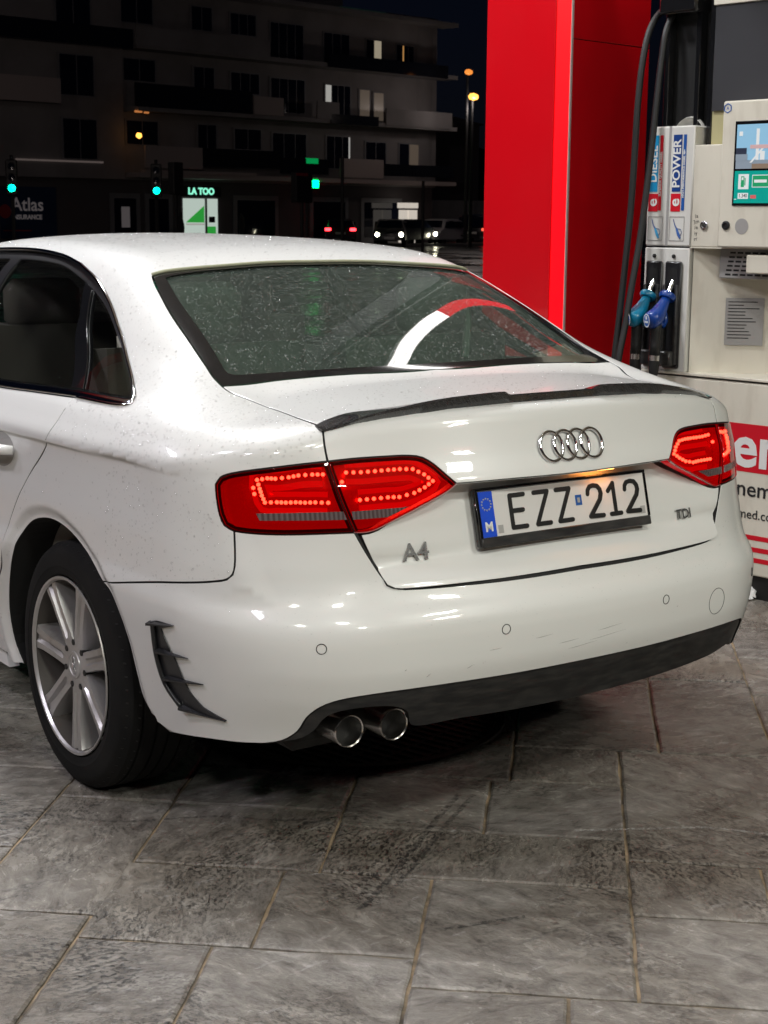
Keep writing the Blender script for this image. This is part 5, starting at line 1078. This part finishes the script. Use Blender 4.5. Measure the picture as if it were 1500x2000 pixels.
    for s0,s1 in ((6.4,8.2),(8.5,10.2),(14.2,17.3),(19.6,22.5),(23.5,26.8)):
        d = bx('shop_front','frame_grey',s0,s1,-.5,-.44,.0,2.55); bx('pane','window_dark',s0+.25,s1-.25,-.44,-.43,.35,2.3,d)
    tx = bx('door_notice','text_dim',7.05,7.55,-.425,-.42,.9,1.9)
    en = bx('lit_shop_entrance','shop_light',10.9,13.1,-.55,-.42,.0,2.35); bx('door_post','frame_grey',12.25,12.36,-.42,-.36,.0,2.35,en); bx('green_poster','shop_green',12.40,12.95,-.41,-.40,.35,.95,en); bx('shelf_dark','window_dark',12.5,12.9,-.41,-.40,1.15,1.45,en)
    MB().add([(11.0,.405,1.15),(12.2,.405,1.15),(12.2,.405,2.0)],[(0,1,2)]).build('green_poster', M['shop_green'], en); bx('produce','window_orange',11.2,12.1,-.40,-.38,.3,.55,en); bx('door_bar','window_white',11.0,12.2,-.40,-.38,1.02,1.10,en)
    bx('shop_name_board','black',10.8,13.3,-.5,-.38,2.45,2.95); text_obj('shop_lettering','LA TOÔ'[:6].replace('Ô','O'),M['shop_sign'],b,(12.0,.37,2.70),(1,0,0),(0,0,1),.46,.01,.02,1.0)
    # lights on the street
    c = empty('pharmacy_sign', fw(18.4,.9,3.0), FR, 'glowing green box sign on the block above the dark shop', 'sign'); MB().box((-.5,-.1,0),(.5,.1,.40)).build('sign_face', M['green_cross'], c); MB().box((-.55,-.06,-.04),(.55,.12,.44)).build('sign_box', M['black'], c)
    c = empty('sign_reflection', fw(18.4,1.0,4.25), FR, 'dim green reflection of the glowing green box sign', 'sign'); MB().box((-.42,-.05,0),(.42,.05,.28)).build('sign_face', M['green_dim'], c)  # glowing box stands in for a reflection of the sign below
    c = empty('wall_lamp', fw(7.3,.8,5.25), FR, 'orange lamp glowing on the apartment block corner', 'street lamp'); MB().lathe([(-.16,.02),(-.10,.11),(.05,.14),(.16,.02)],'x',12).build('bulb', M['sodium'], c, smooth=True, rot=(0,.3,0)); MB().tube([(0,.8,.5),(0,.3,.35),(0,.05,.12)],.03,6).build('arm', M['pole'], c)
    bx('lit_sticker','amber_dim',7.05,7.45,.82,.9,6.32,6.42); bx('lit_sticker','amber_dim',7.6,7.85,.82,.9,6.30,6.38)
    for nm, loc, h, r_, mm, lab in (('street_lamp',(50.10,64.18),7.85,.26,'sodium','tall street lamp with bright orange head at the end of the street'),('street_lamp',(52.9,68.2),9.55,.22,'sodium_dim','farther street lamp with dim orange head above the bright one')):
        c = empty(nm, (*loc,-.06), 0, lab, 'street lamp', 'street lamps'); MB().tube([(0,0,0),(0,0,h-.1),(0,-.05,h+.05)],[.10,.07,.05],8).build('post', M['pole'], c); MB().lathe([(-r_*1.3,.02),(-r_*.8,r_*.6),(0,r_*.75),(r_*.9,r_*.5),(r_*1.2,.02)],'x',12).build('lamp_head', M[mm], c, smooth=True, loc=(0,-.1,h))
    def glow(name, parent, z, watts, d=0):
        L = bpy.data.lights.new(name,'POINT'); L.energy = watts; L.color = (1,.86,.80); L.shadow_soft_size = .25; o = bpy.data.objects.new(name, L); COL.objects.link(o); o.parent = parent; o.location = (0,-.5+d,z-.45)
    for c_ in [x for x in bpy.data.objects if x.name.startswith('street_lamp')]: glow('lamp_light', c_, 8, 75)
    for sx in (-15.0,):  # unseen lamp added to light the left part of the block
        c = empty('street_lamp', fw(sx,17 if sx > 0 else 12,-.06), 0, ('tall thin lamp post in front of the left part of the block, its head above the picture' if sx < 10 else 'tall thin lamp post in front of the middle of the block, its head above the picture') if sx > 0 else 'unseen street lamp added left of the picture to brighten the block', 'street lamp', 'street lamps'); h = 15.5 if sx > 0 else 9
        MB().tube([(0,0,0),(0,0,h-.1),(0,-.05,h+.05)],[.10,.07,.05],8).build('post', M['pole'], c); MB().lathe([(-.3,.02),(-.2,.15),(0,.2),(.22,.13),(.3,.02)],'x',12).build('lamp_head', M['sodium_dim'], c, smooth=True, loc=(0,-.1,h)); glow('lamp_light', c, h, 420 if sx > 0 else 200)
    kb = empty('lit_kiosk', fw(26.2,.6,0), FR, 'lit pale telephone kiosk in front of the block behind the cars', 'kiosk'); MB().box((-.55,-.3,2.0),(.55,.3,2.3)).build('header', M['kiosk'], kb); MB().box((-.45,-.28,0),(-.30,.28,1.9)).build('side_light', M['kiosk'], kb); MB().box((-.20,-.28,0),(.5,.28,1.9)).build('front_light', M['kiosk'], kb); MB().box((.05,-.32,.5),(.25,-.28,.9)).build('handle', M['black'], kb)
    # far wall, hill and dark house at the street end
    fwl = MB().box((58,79,0),(90,80,2.6)).build('garden_wall', M['facade'], rot=(0,0,0)); tag(fwl,'plain wall at the far end of the street behind the parked cars','wall')
    hs = empty('dark_house', (62,92,0), -.3, 'dark house behind the wall at the street end', 'building'); MB().box((-9,0,0),(9,10,8.2)).build('wall', M['facade_dark'], hs); MB().prism([(-9.4,8.2),(9.4,8.2),(0,10.2)],'y',-.3,10.3).build('roof', M['facade_dark'], hs); MB().box((-3,-.05,3),(-1.6,.02,5)).build('window', M['window_dark'], hs)
def person(loc, rz, lab, h=1.72):
    p = empty('person', loc, rz, lab, 'person'); s = h/1.72
    me = bpy.data.meshes.new('body'); J = [(0,0,.92),(0,0,1.15),(0,0,1.40),(0,.01,1.50),(0,.0,1.62),(.10,0,.88),(.11,.02,.48),(.11,0,.06),(.11,-.12,.03),(-.10,0,.88),(-.11,-.03,.48),(-.11,.03,.06),(-.11,-.09,.03),(.19,0,1.40),(.23,.02,1.13),(.20,-.08,.90),(-.19,0,1.40),(-.23,.02,1.13),(-.20,-.08,.90)]
    R = [.15,.145,.14,.06,.095,.095,.07,.05,.04,.095,.07,.05,.04,.07,.05,.035,.07,.05,.035]; E = [(0,1),(1,2),(2,3),(3,4),(0,5),(5,6),(6,7),(7,8),(0,9),(9,10),(10,11),(11,12),(2,13),(13,14),(14,15),(2,16),(16,17),(17,18)]
    me.from_pydata([tuple(c*s for c in j) for j in J],E,[]); me.materials.append(M['person_dark']); o = bpy.data.objects.new('body', me); COL.objects.link(o); o.parent = p
    sk = o.modifiers.new('skin','SKIN'); 
    for v, r in zip(me.skin_vertices[0].data, R): v.radius = (r*s,r*s)
    me.skin_vertices[0].data[0].use_root = True; o.modifiers.new('sub','SUBSURF').levels = 1
    return p
def street_car(name, loc, rz, m, lab, front=None, rear=None, L=4.1, Wd=1.7, H=1.45, van=0):
    c = empty(name, (*loc,-.06), rz, lab, 'car', 'cars in the street'); w = Wd/2   # local x forward
    prof = [(-L/2,.35),(-L/2,.80),(-L/2+.12,.98),(-L/2+.30+.1*van,H-.10),(-L/2+.75,H),(L*.08,H),(L*.20,H-.08),(L*.32,.98),(L/2-.25,.88),(L/2-.03,.70),(L/2,.35)]
    def shell(pr, ww, nm, mm, taper=True):
        n = len(pr); vs = []
        for sy in (-1,-.86,.86,1):
            for x,z in pr:
                k = 1-.22*max(0,(z-.95)/(H-.95)) if taper else 1; ins = .04 if abs(sy) == 1 else 0
                vs.append((x*(1-.02*(abs(sy) == 1)), sy*ww*k, z-ins*(z > .5)))
        fs = [(r*n+i,r*n+i+1,(r+1)*n+i+1,(r+1)*n+i) for r in range(3) for i in range(n-1)]+[(r*n+n-1,r*n,(r+1)*n,(r+1)*n+n-1) for r in range(3)]+[tuple(range(n)),tuple(range(4*n-1,3*n-1,-1))]
        return MB().add(vs,fs).build(nm, mm, c, angle=35)
    shell(prof, w, 'body', m)
    for sy in (-1,1):
        MB().prism([(-L/2+.42,.99),(-L/2+.55,H-.16),(L*.06,H-.12),(L*.17,H-.17),(L*.27,.99)],'y',sy*w*.985,sy*(w*.80)).build('side_window', M['window_dark'], c)
    MB().add([(L*.305,-w*.82,1.0),(L*.305,w*.82,1.0),(L*.205,w*.68,H-.10),(L*.205,-w*.68,H-.10)],[(0,1,2,3)]).build('windscreen', M['window_dark'], c, loc=(.03,0,.01))
    MB().add([(-L/2+.10,-w*.80,1.0),(-L/2+.10,w*.80,1.0),(-L/2+.28,w*.68,H-.12),(-L/2+.28,-w*.68,H-.12)],[(0,1,2,3)]).build('rear_window', M['window_dark'], c, loc=(-.035,0,.01))
    for sy in (-1,1):
        if front: MB().lathe([(-.05,.12),(.03,.11),(.06,.0005)],'x',14).build('headlight', M[front], c, loc=(L/2-.05,sy*w*.74,.64))
        if rear: MB().box((-L/2-.03,sy*w*.80-.16,.80),(-L/2+.06,sy*w*.80+.16,.95),.02).build('tail_light', M[rear], c)
        for x in (-L*.32,L*.32):
            wh = MB().lathe([(-.1,.22),(-.1,.30),(.1,.30),(.1,.22)],'y',20,closed=True).build('wheel', M['tyre'], c, loc=(x,sy*(w-.11),.30)); MB().lathe([(sy*.08,.21),(sy*.085,.0005)],'y',16).build('rim', M['dark_metal'], wh)
    MB().box((L/2-.02,-.28,.42),(L/2+.015,.28,.54)).build('number_plate', M['plate_white'], c); MB().box((-L/2-.015,-.28,.62),(-L/2+.02,.28,.73)).build('number_plate', M['plate_white'], c)
    MB().box((L/2-.04,-.45,.30),(L/2+.01,.45,.38)).build('grille', M['black'], c)
    return c
def build_street():
    def face(deg): return math.radians(deg)
    street_car('parked_car',(45.7,70.4),face(60),M['car_dark'],'dark car with lit red tail lights in front of the block',None,'tail')
    street_car('street_car',(46.6,66.6),face(-128),M['car_dark'],'dark car facing the forecourt with two bright headlights','headlight',None)
    street_car('parked_car',(48.6,67.8),face(20),M['car_dark'],'unlit dark car parked left of the pale hatchback',None,None)
    street_car('street_car',(51.4,68.6),face(-152),M['car_silver'],'pale hatchback driving towards the forecourt with headlights on','headlight',None,L=3.8,Wd=1.65,H=1.48)
    street_car('parked_car',(57.0,72.0),face(40),M['car_dark'],'large dark car with red tail lights at the right end of the street',None,'tail_dim',L=4.6,Wd=1.85,H=1.75,van=1)
    def signal(loc, lab, h=2.3):
        c = empty('traffic_light', (*loc,-.06), math.radians(-115), lab, 'traffic light', 'traffic lights'); b = M['pole']
        MB().tube([(0,0,0),(0,0,h+.95)],.055,8).build('post', b, c); MB().box((.05,-.17,h-.20),(.27,.17,h+.82),.03).build('signal_head', b, c)
        for k,(z,m_) in enumerate(((h,'green_on'),(h+.31,'window_dark'),(h+.62,'window_dark'))):
            MB().lathe([(.27,.10),(.285,.0005)],'x',18).build('lens', M[m_], c, loc=(0,0,z)); n = 12
            MB().add([(.27,.12*math.cos(t),.12*math.sin(t)) for t in np.linspace(-.3,math.pi+.3,n)]+[(.42,.12*math.cos(t),.12*math.sin(t)) for t in np.linspace(-.3,math.pi+.3,n)],[(i,i+1,n+i+1,n+i) for i in range(n-1)]).build('visor', M['pole'], c, loc=(0,0,z))
    signal((15.4,41.9),'traffic light showing green in front of the navy shop sign'); signal((20.15,41.98),'traffic light showing green left of the lit green shop')
    for loc, h, lab, w_ in (((21.0,42.3),3.2,'dark back of a traffic signal beside the lit green shop',.5),((25.9,42.6),3.0,'dark wide signal box on two posts with a red glow',1.0),((28.2,43.6),3.6,'tall dark post right of the wide signal box',.18),((33.2,45.6),2.9,'thin dark post left of the dark cars',.12)):
        c = empty('signal_post', (*loc,-.06), math.radians(25), lab, 'post', 'signal posts'); MB().tube([(0,0,0),(0,0,h)],.06,8).build('post', M['pole'], c)
        if w_ > .3: MB().box((-w_/2,-.12,h-1.0),(w_/2,.12,h),.02).build('signal_back', M['pole'], c); MB().tube([(w_/3,0,0),(w_/3,0,h-.9)],.05,8).build('post', M['pole'], c)
        if w_ > .8: MB().box((-w_/2-.01,-.13,h-.12),(w_/2-.3,-.12,h-.02)).build('red_reflector', M['dim_red'], c)
    c = empty('road_sign', (51.5,63.0,-.06), math.radians(-35), 'small pale rectangular sign on a post left of the red column', 'sign'); MB().tube([(0,0,0),(0,0,3.3)],.04,6).build('post', M['pole'], c); MB().box((-.45,-.04,2.3),(.45,.0,3.3)).build('sign_plate', M['grey_panel'], c)
    person((21.2,42.4,.0),1.0,'person in dark clothes standing by the lit green shop'); person((37.2,66.3,.0),.6,'person in dark clothes walking past the dark shop under the green sign')
    # dark slope behind
    hl = MB(); n = 40; vs = [(-40+i*6, 150, 0) for i in range(n)]+[(-40+i*6, 165, 9+3*math.sin(i*.7)+2*math.sin(i*1.9)) for i in range(n)]
    hl.add(vs,[(i,i+1,n+i+1,n+i) for i in range(n-1)]); o = hl.build('hill', M['leaf_dark']); tag(o,'dark hillside behind the street',kind='structure')
LAMPS = [(-2.4,-4.8,'lamp_lit',.32,'square ceiling lamp behind the car on the left'),(2.2,-5.4,'lamp_lit',.32,'square ceiling lamp behind the car on the pump side'),(-4.8,1.2,'lamp_lit_cool',.32,'cool white ceiling lamp left of the car beside its rear door'),(-.6,2.5,'lamp_over',.32,'bright ceiling lamp straight above the car roof'),(-4.8,6.0,'lamp_lit_cool',.32,'cool white ceiling lamp left of the car and ahead of it'),(-2.0,-8.2,'lamp_far',.32,'rearmost ceiling lamp on the left'),(3.0,-8.2,'lamp_far',.32,'rearmost ceiling lamp on the pump side'),(-6.0,-4.8,'lamp_lit',.32,'ceiling lamp nearest the rear left corner of the canopy'),(-6.6,-1.6,'lamp_lit_cool',.32,'cool white ceiling lamp nearest the left edge of the canopy'),(.0,6.2,'lamp_over',.32,'bright ceiling lamp ahead of the car bonnet')]; FILL_POWER = 3000
STRIP = [(1.46,1.70),(1.54,1.79),(1.67,1.96),(1.90,2.18),(2.08,2.32),(2.32,2.50),(2.65,2.66),(2.97,2.74)]; STRIPW = .045; SZ = 3.1
MARKS = [([(-0.316,0.246),(-0.363,0.051),(-0.405,-0.153),(-0.444,-0.336),(-0.481,-0.474)],.008,'tyre_mark'),([(-0.278,0.244),(-0.33,0.045),(-0.374,-0.158),(-0.416,-0.34)],.007,'tyre_mark'),([(-0.123,-0.457),(-0.195,-0.49),(-0.3,-0.544)],.007,'tyre_mark'),([(-0.743,0.812),(-0.758,0.656),(-0.788,0.482),(-0.81,0.318),(-0.826,0.196)],.035,'tyre_mark'),([(-0.62,0.406),(-0.571,0.403)],.018,'pale_mark'),([(-0.019,0.038),(0.161,0.076),(0.311,0.102),(0.488,0.072)],.006,'pale_mark'),([(-1.49,-0.041),(-1.324,-0.038),(-1.148,-0.058),(-0.909,0.009),(-0.732,0.007),(-0.53,0.061),(-0.361,0.015)],.004,'tyre_mark')]
build_ground(); build_canopy(); build_pump(); build_block(); build_street()
car = build_car(); tail_lamp(car); build_wheel(car); car_details(car); raindrops(car)
